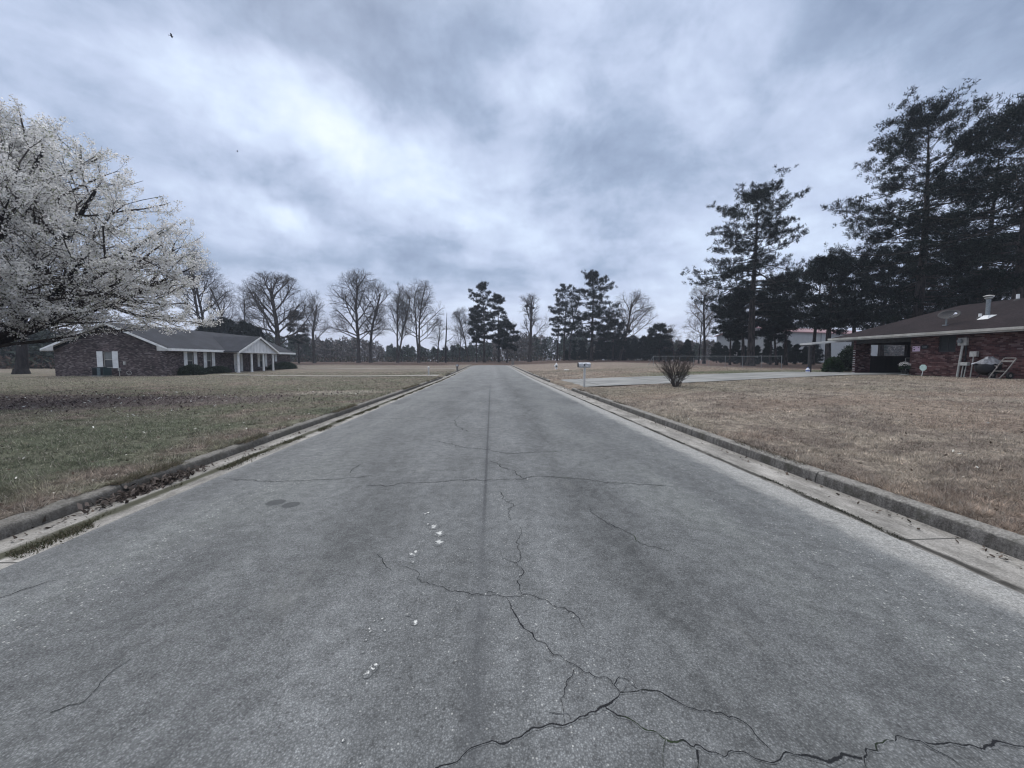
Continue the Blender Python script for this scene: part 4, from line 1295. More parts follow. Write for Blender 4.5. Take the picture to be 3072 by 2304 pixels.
def build_left_house():
    X0, X1, Y0, Y1 = -40.7, -30.7, 38.2, 60.7
    zg, ze, zr = 0.02, 2.52, 5.02; xm = (X0 + X1) / 2
    r = thing('brick_house', 'long low brown brick house with white columned porch and dark grey roof', 'house', (xm, (Y0 + Y1) / 2, 0))
    L = r.location
    fw = [(40.68, 41.5, .62, 2.38), (43.37, 44.08, .62, 2.38), (47.75, 49.45, .12, 2.34), (52.9, 54.0, .62, 2.38), (55.6, 56.35, 1.45, 2.38)]
    gw = [(-36.38, -35.57, .86, 2.36)]
    w = MB(L)
    wall_slab(w, 'y', X1 - .2, X1, Y0 + .2, Y1, zg - .3, ze, fw)
    wall_slab(w, 'y', X0, X0 + .2, Y0 + .2, Y1, zg - .3, ze, [])
    wall_slab(w, 'x', Y0, Y0 + .2, X0, X1, zg - .3, ze, gw)
    wall_slab(w, 'x', Y1 - .2, Y1, X0 + .2, X1 - .2, zg - .3, ze, [])
    sl = (zr - ze) / (xm - X0 + .7)
    gh = ze + (xm - X0) * sl - .02
    for y in (Y0, Y1 - .2):
        w.prism([(X0, ze), (X1, ze), (xm, gh)], 'y', y, y + .2)
    w.build('wall', 'brickL', r)
    ya, yb = Y0 - .45, Y1 + .5; xa, xb = X0 - .7, X1 + .55
    roof = MB(L); t = .12
    zc = lambda x: zr - abs(x - xm) * sl
    for a, b in ((xa, xm), (xm, xb)):
        roof.prism([(a, zc(a) + .02), (b, zc(b) + .02), (b, zc(b) + t), (a, zc(a) + t)], 'y', ya, yb)
    ro = roof.build('roof', 'roofL', r)
    # low roof vent pipes on the ridge
    vp = MB(L); vp.tube([(xm + 1.4, 56, zc(xm + 1.4)), (xm + 1.4, 56, zc(xm + 1.4) + .45)], .05, 8); vp.build('vent_pipe', 'galv', ro)
    f = MB(L)
    for y in (ya, yb):
        for a, b in ((xa, xm), (xm, xb)):
            f.prism([(a, zc(a) - .12), (b, zc(b) - .12), (b, zc(b) + .09), (a, zc(a) + .09)], 'y', y - .03 if y == ya else y, y if y == ya else y + .03)
    f.box(xb, xb + .03, ya, yb, zc(xb) - .13, zc(xb) + .11); f.box(xa - .03, xa, ya, yb, zc(xa) - .13, zc(xa) + .11)
    f.build('fascia', 'white', r)
    s = MB(L)
    zs = zc(xb) - .14
    for y0, y1 in ((ya, Y0), (Y1, yb)):
        for a, b in ((xa, xm), (xm, xb)):
            s.prism([(a, zc(a) - .05), (b, zc(b) - .05), (b, zc(b) - .02), (a, zc(a) - .02)], 'y', y0 + .004, y1 - .004)
    s.box(X1 + .002, xb, ya + .03, yb - .03, zs, zs + .03); s.box(xa, X0 - .002, ya + .03, yb - .03, zs, zs + .03)
    # triangular boxed returns at the eave corners
    for sx, xe, xw in ((1, xb, X1), (-1, xa, X0)):
        for y in (ya, yb - .06):
            s.prism([(xe, zs), (xw - sx * .45, zs), (xw - sx * .45, zc(xw - sx * .45) - .1), (xe, zc(xe) - .02)] if True else [], 'y', y - .034 if y == ya else y + .062, y - .034 + .03 if y == ya else y + .094)
    s.build('soffit', 'soffit', r)
    # windows with shutters
    for i, (a0, a1, z0, z1) in enumerate(fw):
        if i == 2: continue
        sash_window(r, 'y', X1, 1, a0, a1, z0, z1)
    sash_window(r, 'x', Y0, -1, *gw[0])
    for a0, a1, z0, z1 in ((40.24, 40.66, .72, 2.42), (41.52, 41.96, .72, 2.42), (42.9, 43.34, .72, 2.42), (44.11, 44.55, .72, 2.42), (52.4, 52.86, .72, 2.42), (54.05, 54.5, .72, 2.42), (56.4, 56.95, 1.4, 2.42)):
        louvre(r, 'y', X1, 1, a0, a1, z0, z1)
    for a0, a1 in ((-36.92, -36.41), (-35.54, -35.04)):
        louvre(r, 'x', Y0, -1, a0, a1, .82, 2.40)
    d = MB(L)
    d.box(X1 - .16, X1 - .1, 48.15, 49.05, .12, 2.2)
    dr = d.build('door', 'siding', r)
    k = MB(L); k.tube([(X1 - .10, 48.25, 1.05), (X1 - .03, 48.25, 1.05)], .03, 8); k.build('handle', 'galv', dr)
    d = MB(L)
    d.box(X1 - .18, X1 - .04, 47.75, 48.1, .12, 2.34); d.box(X1 - .18, X1 - .04, 49.1, 49.45, .12, 2.34); d.box(X1 - .18, X1 - .04, 48.1, 49.1, 2.22, 2.34)
    d.build('door_surround', 'white', r)
    # porch: slab, columns, beam, pediment and its roof
    px, p0, p1 = -28.55, 45.25, 53.5; pm = (p0 + p1) / 2
    b = MB(L); b.box(X1 + .003, px + .05, p0 + .1, p1 - .1, -.15, .115); b.build('porch_slab', 'concrete', r)
    for y in (45.75, 48.2, 50.6, 52.75):
        c = MB(L); n = 14
        c.box(-29.09, -28.77, y - .16, y + .16, .116, .2)
        c.lathe([(.135, 0), (.125, .6), (.115, 2.0), (.12, 2.14)], (-28.93, y, .2), n)
        c.box(-29.08, -28.78, y - .15, y + .15, 2.34, 2.43)
        c.build('column', 'white', r)
    zp = 4.35; pe = 2.44
    g = MB(L)
    g.box(X1 + .01, px - .1, p0 + .3, p1 - .3, 2.43, 2.5)                        # porch ceiling
    g.prism([(p0 + .25, 2.43), (p1 - .25, 2.43), (p1 - .25, 2.62), (pm, zp - .12), (p0 + .25, 2.62)], 'x', px - .22, px - .10)
    k = p0 + .5
    while k < p1 - .4:                                                          # board-and-batten strips
        g.box(px - .098, px - .08, k, k + .035, 2.62, min(zp - .2, 2.62 + (zp - 2.75) * (1 - abs(k - pm) / (pm - p0 - .25)) + .02)); k += .3
    g.box(px - .098, px - .06, p0 + .25, p1 - .25, 2.43, 2.6)
    g.build('pediment', 'siding', r)
    xr = -35.
    pr = MB(L); ps = (zp - pe) / (pm - p0 + .1)
    for a, bq in ((p0 - .1, pm), (pm, p1 + .1)):
        za, zb = zp - abs(a - pm) * ps, zp - abs(bq - pm) * ps
        pr.prism([(a, za + .04), (bq, zb + .04), (bq, zb + .13), (a, za + .13)], 'x', xr, px + .12)
    pr.build('porch_roof', 'roofL', r)
    pf = MB(L)
    for a, bq in ((p0 - .1, pm), (pm, p1 + .1)):
        za, zb = zp - abs(a - pm) * ps, zp - abs(bq - pm) * ps
        pf.prism([(a, za - .12), (bq, zb - .12), (bq, zb + .11), (a, za + .11)], 'x', px + .12, px + .155)
        pf.prism([(a, za + .0), (bq, zb + .0), (bq, zb + .035), (a, za + .035)], 'x', px - .08, px + .118)
    pf.build('rake_board', 'white', r)
    # little things on the gable wall
    u = MB(L); u.box(-34.55, -34.35, Y0 - .1, Y0 - .002, 1.15, 1.45); u.build('outlet_box', 'pale_metal', r)
    u = MB(L); u.box(-35.0, -34.85, Y0 - .16, Y0 - .002, .55, .85); u.tube([(-34.93, Y0 - .08, .55), (-34.93, Y0 - .08, .0)], .03, 6); u.build('disconnect_box', 'pale_metal', r)
    u = MB(L); u.tube([(-34.1 + .22 * cos(a), Y0 - .06 - .02 * sin(a * 3), .38 + .17 * sin(a)) for a in np.linspace(0, 12.2, 40)], .018, 6); u.build('hose_coil', 'pale_metal', r)
    # chimney-less roof; return the house
    ac = thing('air_conditioner', 'dark green outdoor air conditioner below the shuttered gable window', 'air conditioner', (-35.75, 37.35, float(gz(-35.75, 37.35))))
    q = MB(); q.box(-.55, .55, -.42, .42, .0, .08); q.build('base', 'concrete', ac)
    q = MB(); q.box(-.5, .5, -.38, .38, .085, .80); bevel(q.build('cabinet', 'green_metal', ac), .03)
    q = MB(); q.box(-.06, .22, -.392, -.382, .1, .79); q.build('access_panel', 'green_panel', ac)
    q = MB()
    for i in range(14): q.box(-.48 + i * .03, -.47 + i * .03, -.395, -.384, .12, .77)
    q.build('louvre_panel', 'black', ac)
    q = MB()
    for i in range(8): q.box(.25 + i * .03, .26 + i * .03, -.395, -.384, .12, .77)
    q.build('louvre_panel', 'black', ac)
    q = MB(); q.lathe([(.34, .0), (.34, .05), (.30, .06)], (0, 0, .80), 18); q.build('fan_grille', 'black', ac)
    # porch bench
    be = thing('porch_bench', 'small dark bench on the porch beside the white front door', 'bench', (-30.1, 46.6, .117))
    q = MB(); q.box(-.22, .22, -.55, .55, .40, .44); q.build('seat', 'black', be)
    q = MB()
    for z in (.55, .68, .81): q.box(-.23, -.19, -.55, .55, z, z + .07)
    for y in (-.53, .49): q.box(-.232, -.192, y, y + .04, .44, .9)
    q.build('backrest', 'black', be)
    for x in (-.2, .16):
        for y in (-.53, .49):
            q = MB(); q.box(x, x + .04, y, y + .04, 0, .4); q.build('leg', 'black', be)


build_left_house()


def leaf_blob(name, root, cen, rad, n, leaf, m, seed, flat=0., shell=.72):
    """a clipped shrub: small leaves through the volume, mostly near its surface"""
    rg = np.random.default_rng(seed)
    d = rg.normal(size=(n, 3)); d /= np.linalg.norm(d, axis=1, keepdims=True); d[:, 2] = np.abs(d[:, 2]) * 1.05 - .12
    rr = shell + (1 - shell) * rg.random(n) ** .5
    lump = .80 + .34 * fbm(d[:, 0] * 1.6 + seed, d[:, 1] * 1.6 + d[:, 2], 1.6, 3, seed % 7)
    P = d * (rr * lump)[:, None] * np.array(rad) + np.array(cen)
    Dn = d + rg.normal(0, .7, (n, 3)); Dn[:, 2] += .3
    V, f = blades(P, Dn, leaf * rg.uniform(.6, 1.3, n), leaf * .55, rg)
    tone = np.repeat(rg.uniform(.5, 1.6, n)[:, None] * np.ones((1, 3)), 3, 0)
    return np_obj(name, V, f, m, root, tone)


def shrub(label, x, y, rad, n, seed, leaf=.10, m='shrubleaf', name='shrub', cat='shrub', group=None, stems=6):
    r = thing(name, label, cat, (x, y, float(gz(x, y))), group)
    leaf_blob('foliage', r, (0, 0, rad[2] * .18), rad, n, leaf, m, seed)
    leaf_blob('inner_foliage', r, (0, 0, rad[2] * .1), tuple(q * .74 for q in rad), n // 2, leaf * 1.3, m, seed + 1, shell=.4)
    rg = random.Random(seed); b = MB()
    for i in range(stems):
        a = rg.uniform(0, 6.28); b.tube([(0, 0, -.05), (rad[0] * .4 * cos(a), rad[1] * .4 * sin(a), rad[2] * .8)], [.03, .012], 5)
    b.build('stems', 'barkF', r)
    return r


HEDGE = 'dark clipped shrubs along the brick house'
shrub('rounded dark shrub at the gable corner under the first shuttered window', -29.9, 40.2, (.95, 1.5, .95), 5200, 3, group=HEDGE)
shrub('low wide dark shrub below the second shuttered window near the porch', -29.9, 43.6, (.85, 2.0, .70), 6000, 4, group=HEDGE)
shrub('long low dark shrub past the porch at the far end of the brown house', -29.8, 56.8, (.95, 3.6, .95), 8500, 5, group=HEDGE)


# ------------------------------------------------------------------ right house: red brick with carport
def text_mesh(name, body, size, loc, rot, m, parent, off):
    cu = D.curves.new(name, 'FONT'); cu.body = body; cu.size = size; cu.extrude = .003; cu.align_x = 'CENTER'; cu.align_y = 'CENTER'
    o = D.objects.new(name, cu); o.rotation_euler = rot; o.location = tuple(loc[i] - off[i] for i in range(3)); link(o, parent)
    cu.materials.append(M[m])
    dg = bpy.context.evaluated_depsgraph_get(); me = D.meshes.new_from_object(o.evaluated_get(dg))
    c = D.objects.new(name, me); c.rotation_euler = rot; c.location = o.location; D.objects.remove(o); c.name = name
    return link(c, parent)


def build_right_house():
    XW, XB = 26.0, 34.0; YN, YC, YS = 26.4, 22.62, 6.0      # front wall x, back wall, north end, carport jamb, south end (out of view)
    zf = .62; zt = 3.12
    xe, yn = 25.35, 27.75; ze = 3.16
    r = thing('brick_house', 'red brick house with open carport and brown hip roof', 'house', (30, 17, 0))
    L = r.location
    win = (on_x(2866, 1055, XW)[1], on_x(2814, 1055, XW)[1], on_x(2840, 1056, XW)[2], 2.96)
    w = MB(L)
    wall_slab(w, 'y', XW, XW + .2, YS, YC, zf - .5, zt, [win])
    w.build('wall', 'brickR', r)
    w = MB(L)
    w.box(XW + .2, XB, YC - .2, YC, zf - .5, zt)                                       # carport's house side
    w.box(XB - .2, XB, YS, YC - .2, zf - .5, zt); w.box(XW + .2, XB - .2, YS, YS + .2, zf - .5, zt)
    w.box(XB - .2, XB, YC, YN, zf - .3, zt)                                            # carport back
    w.build('inner_wall', 'panel', r)  # carport's inner shade is in this wall colour
    # north end of the carport: front pier, low wall, opening, rear wall
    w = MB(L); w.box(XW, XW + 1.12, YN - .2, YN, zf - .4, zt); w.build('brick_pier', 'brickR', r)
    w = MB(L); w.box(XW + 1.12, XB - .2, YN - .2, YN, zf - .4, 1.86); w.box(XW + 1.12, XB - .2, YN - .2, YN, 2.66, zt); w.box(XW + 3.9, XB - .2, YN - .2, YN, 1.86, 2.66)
    w.build('low_wall', 'panel', r)  # low wall takes the same painted shade
    # pale mortar droppings / quoins on the outer edge of the pier
    rg = random.Random(4)
    for i in range(11):
        q = MB(L); z = zf + .06 + i * .155 + rg.uniform(-.03, .03); q.box(XW - .004, XW + .07, YN + .001, YN + .012, z, z + .05); q.box(XW - .009, XW - .001, YN - .19 + rg.uniform(0, .05), YN - .005, z, z + .05); q.build('pale_brick', 'soffit', r)
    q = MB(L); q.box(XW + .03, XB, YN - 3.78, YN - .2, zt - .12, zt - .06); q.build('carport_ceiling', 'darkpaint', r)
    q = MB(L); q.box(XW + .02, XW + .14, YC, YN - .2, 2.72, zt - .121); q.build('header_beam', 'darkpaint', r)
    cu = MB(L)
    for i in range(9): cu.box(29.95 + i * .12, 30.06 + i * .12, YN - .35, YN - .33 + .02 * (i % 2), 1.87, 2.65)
    cu.build('hanging_sheet', 'cloth', r)
    # roof: hip at the carport end, ridge running on past the frame
    d = 4.55; xr = xe + d; zr = 5.05; yr = yn - d; xb = xe + 2 * d
    ro = MB(L); th = .1
    V = [(xe, yn, ze), (xb, yn, ze), (xb, YS - .6, ze), (xe, YS - .6, ze), (xr, yr, zr), (xr, YS - .6, zr)]
    V2 = [(a, b, c - th) for a, b, c in V]
    ro.add(V + V2, [(0, 4, 1), (0, 3, 5, 4), (1, 4, 5, 2), (3, 2, 5), (6, 7, 10), (6, 10, 11, 9), (7, 8, 11, 10), (9, 11, 8), (0, 1, 7, 6), (3, 0, 6, 9), (1, 2, 8, 7), (2, 3, 9, 8)])
    roof = ro.build('roof', 'roofR', r)
    g = MB(L)
    g.box(xe - .10, xe - .003, YS - .6, yn, ze - .12, ze + .015); g.box(xe - .04, xe - .005, YS - .6, yn, ze - .2, ze - .121)
    g.box(xe, xb, yn + .002, yn + .05, ze - .2, ze - .005)
    g.build('gutter_fascia', 'trim', r)
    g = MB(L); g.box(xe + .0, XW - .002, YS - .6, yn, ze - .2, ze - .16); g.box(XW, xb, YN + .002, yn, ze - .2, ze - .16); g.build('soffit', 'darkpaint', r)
    # window
    fr = MB(L); a0, a1, z0, z1 = win; t = .05
    fr.box(XW + .05, XW + .12, a0, a0 + t, z0, z1); fr.box(XW + .05, XW + .12, a1 - t, a1, z0, z1); fr.box(XW + .05, XW + .12, a0 + t, a1 - t, z0, z0 + t); fr.box(XW + .05, XW + .12, a0 + t, a1 - t, z1 - t, z1)
    fr.box(XW + .055, XW + .11, (a0 + a1) / 2 - .02, (a0 + a1) / 2 + .02, z0 + t, z1 - t)
    wi = fr.build('window', 'darkpaint', r)
    q = MB(L); q.box(XW + .08, XW + .09, a0 + t, a1 - t, z0 + t, z1 - t); q.build('insect_screen', 'screen', wi)
    q = MB(L); q.box(XW - .04, XW + .05, a0 - .05, a1 + .05, z0 - .07, z0 - .005); q.build('sill', 'brickR', wi)

    # electric meter with its conduit, and the two small service boxes
    def rel(px, py): return on_x(px, py, XW)
    p = rel(2894, 1025); m = thing('electric_meter', 'grey electric meter box with round dial on a slanting conduit', 'electric meter', (XW, p[1], float(gz(XW, p[1]))))
    z = p[2] - m.location[2]
    q = MB(); q.box(-.16, -.004, -.2, .2, z - .21, z + .21); bevel(q.build('box', 'pale_metal', m), .015)
    q = MB(); q.tube([(-.16, .05, z + .03), (-.27, .05, z + .03)], [.12, .11], 16); q.build('dial', 'galv', m)
    q = MB(); q.tube([(-.08, .02, z - .21), (-.10, .16, -.1)], .055, 10); q.build('conduit', 'pale_metal', m)
    q = MB(); q.tube([(-.04, -.12, z - .21), (-.04, -.08, -.1)], .03, 8); q.build('cable', 'black', m)
    p = rel(2918, 1092); m = thing('utility_box', 'low grey utility box on two thin legs against the red brick wall', 'utility box', (XW - .25, p[1] + .15, float(gz(XW - .25, p[1]))))
    z = p[2] - m.location[2]
    q = MB(); q.box(-.1, .08, -.17, .17, z - .09, z + .09); bevel(q.build('box', 'pale_metal', m), .012)
    for y, e in ((-.06, .02), (.08, .14)):
        q = MB(); q.tube([(0, y, z - .09), (0, e, -.05)], .022, 6); q.build('leg', 'pale_metal', m)
    p = rel(2940, 1062); m = thing('utility_box', 'square grey utility box on one thin pole beside the barbecue', 'utility box', (XW - .2, p[1] + .1, float(gz(XW - .2, p[1]))))
    z = p[2] - m.location[2]
    q = MB(); q.box(-.08, .07, -.16, .15, z - .14, z + .14); bevel(q.build('box', 'pale_metal', m), .012)
    q = MB(); q.tube([(0, .02, z - .14), (0, .1, -.05)], .024, 6); q.build('pole', 'pale_metal', m)
    # kettle barbecue under a crumpled cover, pale lid hanging off
    p = on_x(2968, 1108, 25.3); m = thing('barbecue', 'black round barbecue with crumpled grey cover against the brick wall', 'barbecue', (25.35, p[1] + .1, float(gz(25.35, p[1]))))
    q = MB(); q.lathe([(.05, .14), (.28, .2), (.42, .36), (.46, .56), (.44, .74), (.30, .86), (.05, .9)], (0, 0, 0), 18); q.build('kettle', 'black', m, True)
    for a in (.4, 2.5, 4.6):
        q = MB(); q.tube([(.2 * cos(a), .2 * sin(a), .3), (.38 * cos(a), .38 * sin(a), -.02)], .022, 6); q.build('leg', 'black', m)
    rg2 = np.random.default_rng(3); vs = []; k = 22
    for j, rr in enumerate((.03, .16, .30, .42, .50)):
        for i in range(k):
            a = i / k * 2 * pi; h = (1.02, .99, .92, .84, .72)[j] + rg2.normal(0, .028) + (.12 if (j > 0 and 2 < i % 9 < 5 and j < 4) else 0)
            vs.append((rr * cos(a) * (1 + rg2.normal(0, .06)), rr * sin(a) * (1 + rg2.normal(0, .06)), h))
    q = MB(); q.add(vs, [(j * k + i, j * k + (i + 1) % k, (j + 1) * k + (i + 1) % k, (j + 1) * k + i) for j in range(4) for i in range(k)]); q.build('cover', 'tarp', m)
    q = MB(); q.add([(-.32, .28, .80), (-.28, .50, .72), (-.2, .52, .76), (-.2, .28, .86), (-.32, .28, .78), (-.28, .50, .70), (-.2, .52, .74), (-.2, .28, .84)], [(0, 1, 2, 3), (7, 6, 5, 4), (0, 4, 5, 1), (1, 5, 6, 2), (2, 6, 7, 3), (3, 7, 4, 0)]); q.build('side_shelf', 'plastic', m)
    # hand truck leaning on the wall
    p = on_x(2985, 1139, 24.9); m = thing('hand_truck', 'pale two wheeled hand truck leaning beside the barbecue', 'hand truck', (24.9, p[1], float(gz(24.9, p[1]))))
    for s in (-1, 1):
        q = MB(); q.tube([(0, s * .20 + .05, .02), (.12, s * .23 - .05, .32), (.32, s * .23 - .22, .9), (.36, s * .22 - .26, 1.02)], .025, 8); q.build('rail', 'tanmetal', m)
    for cb, cr in (([(.36, .20 - .26, 1.02), (.36, -.20 - .26, 1.02)], .025), ([(.33, .22 - .22, .86), (.33, -.22 - .22, .86)], .045), ([(.14, .22 - .08, .38), (.14, -.22 - .08, .38)], .02)):
        q = MB(); q.tube(cb, cr, 8); q.build('crossbar', 'tanmetal', m)
    q = MB(); q.box(-.18, .04, -.17, .27, .0, .025); q.build('toe_plate', 'tanmetal', m)
    for s in (-1, 1):
        q = MB(); q.tube([(.26, s * .30 - .02, .17), (.26, s * .36 - .02, .17)], .17, 16); wq = q.build('wheel', 'rubber', m)
        q = MB(); q.tube([(.26, s * .295 - .02, .17), (.26, s * .367 - .02, .17)], .07, 12); q.build('hub', 'tanmetal', wq)
    q = MB(); q.tube([(.16 + .1 * sin(a), .32 + .12 * cos(a) - .1, .5 + .14 * sin(a)) for a in np.linspace(0, pi, 9)], .03, 6); q.build('side_arch', 'tanmetal', m)
    # yard sign, wall sign, number plaque
    p = on_x(2768, 1126, 25.2); m = thing('yard_sign', 'small pale green sign on a short white stake before the brick wall', 'sign', (25.2, p[1], float(gz(25.2, p[1]))))
    q = MB(); q.prism([(.19 * cos(radians(22.5 + 45 * i)), .50 + .19 * sin(radians(22.5 + 45 * i))) for i in range(8)], 'x', -.012, .012); q.build('panel', 'mint_sign', m)
    q = MB(); q.tube([(0, 0, .33), (0, .06, -.05)], .016, 6); q.build('stake', 'white', m)
    a, b = rel(2739, 1039), rel(2760, 1054)
    m = thing('wall_sign', 'pinkish white notice with black squares on the carport corner', 'sign', (XW, (a[1] + b[1]) / 2, (a[2] + b[2]) / 2))
    hw, hh = abs(a[1] - b[1]) / 2, abs(a[2] - b[2]) / 2
    q = MB(); q.box(-.02, -.004, -hw, hw, -hh, hh); q.build('board', 'pink_sign', m)
    for y0, y1, z0, z1 in ((.45, .78, .38, .68), (-.78, -.50, .38, .70), (.30, .72, -.52, -.10)):
        q = MB(); q.box(-.024, -.0205, y0 * hw, y1 * hw, z0 * hh, z1 * hh); q.build('black_square', 'black', m)
    a, b = rel(2763, 1035), rel(2786, 1047)
    m = thing('house_number_plaque', 'dark oval house number plaque beside the pinkish notice', 'plaque', (XW, (a[1] + b[1]) / 2, (a[2] + b[2]) / 2))
    q = MB(); hw, hh = abs(a[1] - b[1]) / 2, abs(a[2] - b[2]) / 2
    q.prism([(hw * cos(t_) , hh * sin(t_)) for t_ in np.linspace(0, 2 * pi, 24, endpoint=False)], 'x', -.03, -.004); q.build('plate', 'black', m)
    text_mesh('numerals', '1208', hh * 1.0, (XW - .034, m.location[1], m.location[2]), (pi / 2, 0, -pi / 2), 'galv', m, m.location)
    # rooftop: satellite dish, pipes, flue
    def roof_pt(px, py):
        best = None
        d_ = ray(px, py); t = 5
        while t < 80:
            q_ = (d_[0] * t, d_[1] * t, CAMH + d_[2] * t)
            zz = min(ze + (q_[0] - xe) * (zr - ze) / d, ze + (yn - q_[1]) * (zr - ze) / d, zr)
            if q_[0] > xe and q_[2] <= zz: return (q_[0], q_[1], zz)
            t += .02
        return (xr, 20, zr)
    p = roof_pt(2838, 976)
    m = thing('satellite_dish', 'dark oval satellite dish mounted on the brown roof', 'satellite dish', p)
    q = MB(); q.tube([(0, 0, -.05), (0, 0, .42)], .035, 8); q.box(-.12, .12, -.1, .1, -.03, .03); q.build('mast', 'galv', m)
    vs = []; k = 20; import mathutils
    mt = mathutils.Matrix.Rotation(radians(-62), 4, 'Y') @ mathutils.Matrix.Rotation(radians(10), 4, 'X')
    for j in range(7):
        rr = j / 6
        for i in range(k):
            a = i / k * 2 * pi; vs.append(tuple(mt @ mathutils.Vector((.30 * rr * cos(a), .52 * rr * sin(a), .10 * rr * rr)) + mathutils.Vector((.06, -.12, .56))))
    q = MB(); q.add(vs, [(j * k + i, j * k + (i + 1) % k, (j + 1) * k + (i + 1) % k, (j + 1) * k + i) for j in range(6) for i in range(k)])
    o = q.build('reflector', 'darkpaint', m, True); so = o.modifiers.new('thickness', 'SOLIDIFY'); so.thickness = .015
    q = MB(); q.tube([(.0, -.1, .46), (-.28, -.55, .50), (-.34, -.66, .56)], .018, 6); q.build('arm', 'galv', m)
    q = MB(); q.tube([(-.30, -.62, .53), (-.36, -.72, .60)], [.05, .06], 8); q.build('receiver', 'plastic', m)
    p = roof_pt(2962, 953)
    m = thing('flue_pipe', 'tall grey metal flue with a flat cap on the brown roof', 'flue pipe', p)
    q = MB(); q.tube([(0, 0, -.1), (0, 0, 1.0)], .09, 14); q.build('pipe', 'galv', m)
    q = MB(); q.lathe([(.09, 1.0), (.16, 1.04), (.16, 1.07), (.09, 1.09), (.22, 1.15), (.19, 1.18), (.05, 1.22)], (0, 0, 0), 16); q.build('cap', 'pale_metal', m)
    q = MB(); q.add([(-.28, -.22, -.10), (.26, -.22, .13), (.26, .26, .13), (-.28, .26, -.10), (-.1, -.1, .12), (.1, -.1, .14), (.1, .1, .14), (-.1, .1, .12)], [(0, 1, 5, 4), (1, 2, 6, 5), (2, 3, 7, 6), (3, 0, 4, 7)]); q.build('flashing', 'white', m)
    for px, py, h, lb in ((2893, 912, .26, 'white vent pipe near the ridge of the brown roof, left of the flue'), (2940, 953, .22, 'white vent pipe low on the brown roof beside the flue'), (3053, 899, .30, 'white vent pipe near the ridge, right of the flue')):
        p = roof_pt(px, py); m = thing('vent_pipe', lb, 'vent pipe', p, 'white vent pipes on the brown roof')
        q = MB(); q.tube([(0, 0, -.1), (0, 0, h)], .07, 10); q.build('pipe', 'white', m)
        q = MB(); q.lathe([(.16, -.06), (.10, .03), (.072, .05)], (0, 0, 0), 12); q.build('boot', 'darkpaint', m)
    # lean-to canopy on a dark post before the carport
    m = thing('flat_canopy', 'flat white metal canopy on a dark post before the carport', 'canopy', (24.8, 28, float(gz(24.8, 28))))
    z0 = m.location[2]
    zl, zh = 2.80 - z0, 3.02 - z0
    q = MB(); q.prism([(-1.42, zl - .1), (1.2, zh - .1), (1.2, zh), (-1.42, zl)], 'y', -1.0, .1)
    for i in range(4): q.prism([(-1.42, zl + .002), (1.2, zh + .002), (1.2, zh + .03), (-1.42, zl + .03)], 'y', -.95 + i * .32, -.90 + i * .32)
    q.build('roof_sheet', 'soffit', m)
    for y in (-.75,):
        q = MB(); q.box(-1.39, -1.22, y - .085, y + .085, -.05, zl - .095); q.build('post', 'darkpaint', m)
    q = MB(); q.box(-1.40, -1.21, -.99, .09, zl - .2, zl - .102); q.build('beam', 'darkpaint', m)
    jx, jy = 23.25, 27.1
    m = thing('plastic_jug', 'small white and blue jug at the foot of the canopy post', 'jug', (jx, jy, tz(jx, jy) + .035))
    q = MB(); q.lathe([(.11, 0), (.13, .03), (.13, .22), (.06, .30), (.05, .33)], (0, 0, 0), 12); q.build('body', 'plastic', m, True)
    q = MB(); q.lathe([(.055, .33), (.055, .38)], (0, 0, 0), 12); q.build('cap', 'blue', m)
    q = MB(); q.lathe([(.133, .08), (.133, .16)], (0, 0, 0), 12); q.build('label_band', 'blue', m)
    # flower pot and chair at the carport corner
    p = on_x(2718, 1122, 25.75); y = p[1] + .1
    m = thing('flower_pot', 'white flowering plant in a dark pot at the carport corner', 'potted plant', (25.75, y, float(gz(25.75, y))))
    q = MB(); q.lathe([(.26, 0), (.28, .03), (.10, .05)], (0, 0, .02), 16); q.build('saucer', 'pale_metal', m)
    q = MB(); q.lathe([(.12, 0), (.17, .22), (.18, .24)], (0, 0, .05), 14); q.build('pot', 'black', m)
    leaf_blob('foliage', m, (0, 0, .42), (.22, .22, .25), 260, .12, 'ivyleaf', 5)
    leaf_blob('flowers', m, (0, .02, .60), (.24, .26, .22), 150, .08, 'flower', 6)
    m = thing('garden_chair', 'pale metal framed garden chair half hidden inside the carport', 'chair', (26.7, 22.98, .66))
    q = MB()
    for s in (-.24, .24):
        q = MB(); q.tube([(s, -.2, 0), (s, -.2, .62), (s, .22, .62), (s, .26, 0)], .016, 6); q.build('arm_frame', 'pale_metal', m)
    q = MB(); q.tube([(-.24, .2, .4), (-.24, .3, 1.0), (-.2, .31, 1.04), (.2, .31, 1.04), (.24, .3, 1.0), (.24, .2, .4)], .016, 6); q.build('back_frame', 'pale_metal', m)
    q = MB(); q.box(-.23, .23, -.22, .24, .40, .43); q.build('seat', 'darkpaint', m)
    q = MB(); q.prism([(.24, .45), (.27, .45), (.32, .98), (.29, .98)], 'x', -.22, .22); q.build('backrest', 'darkpaint', m)
    shrub('tall loose dark shrub seen through the carport opening', 29.2, 29.6, (1.3, 1.0, 1.9), 2200, 19, .2, 'shrubleaf')
    shrub('leafy green shrub beside the brick carport pier', 26.3, 28.3, (.65, .6, 1.0), 900, 15, .2, 'ivyleaf')


build_right_house()


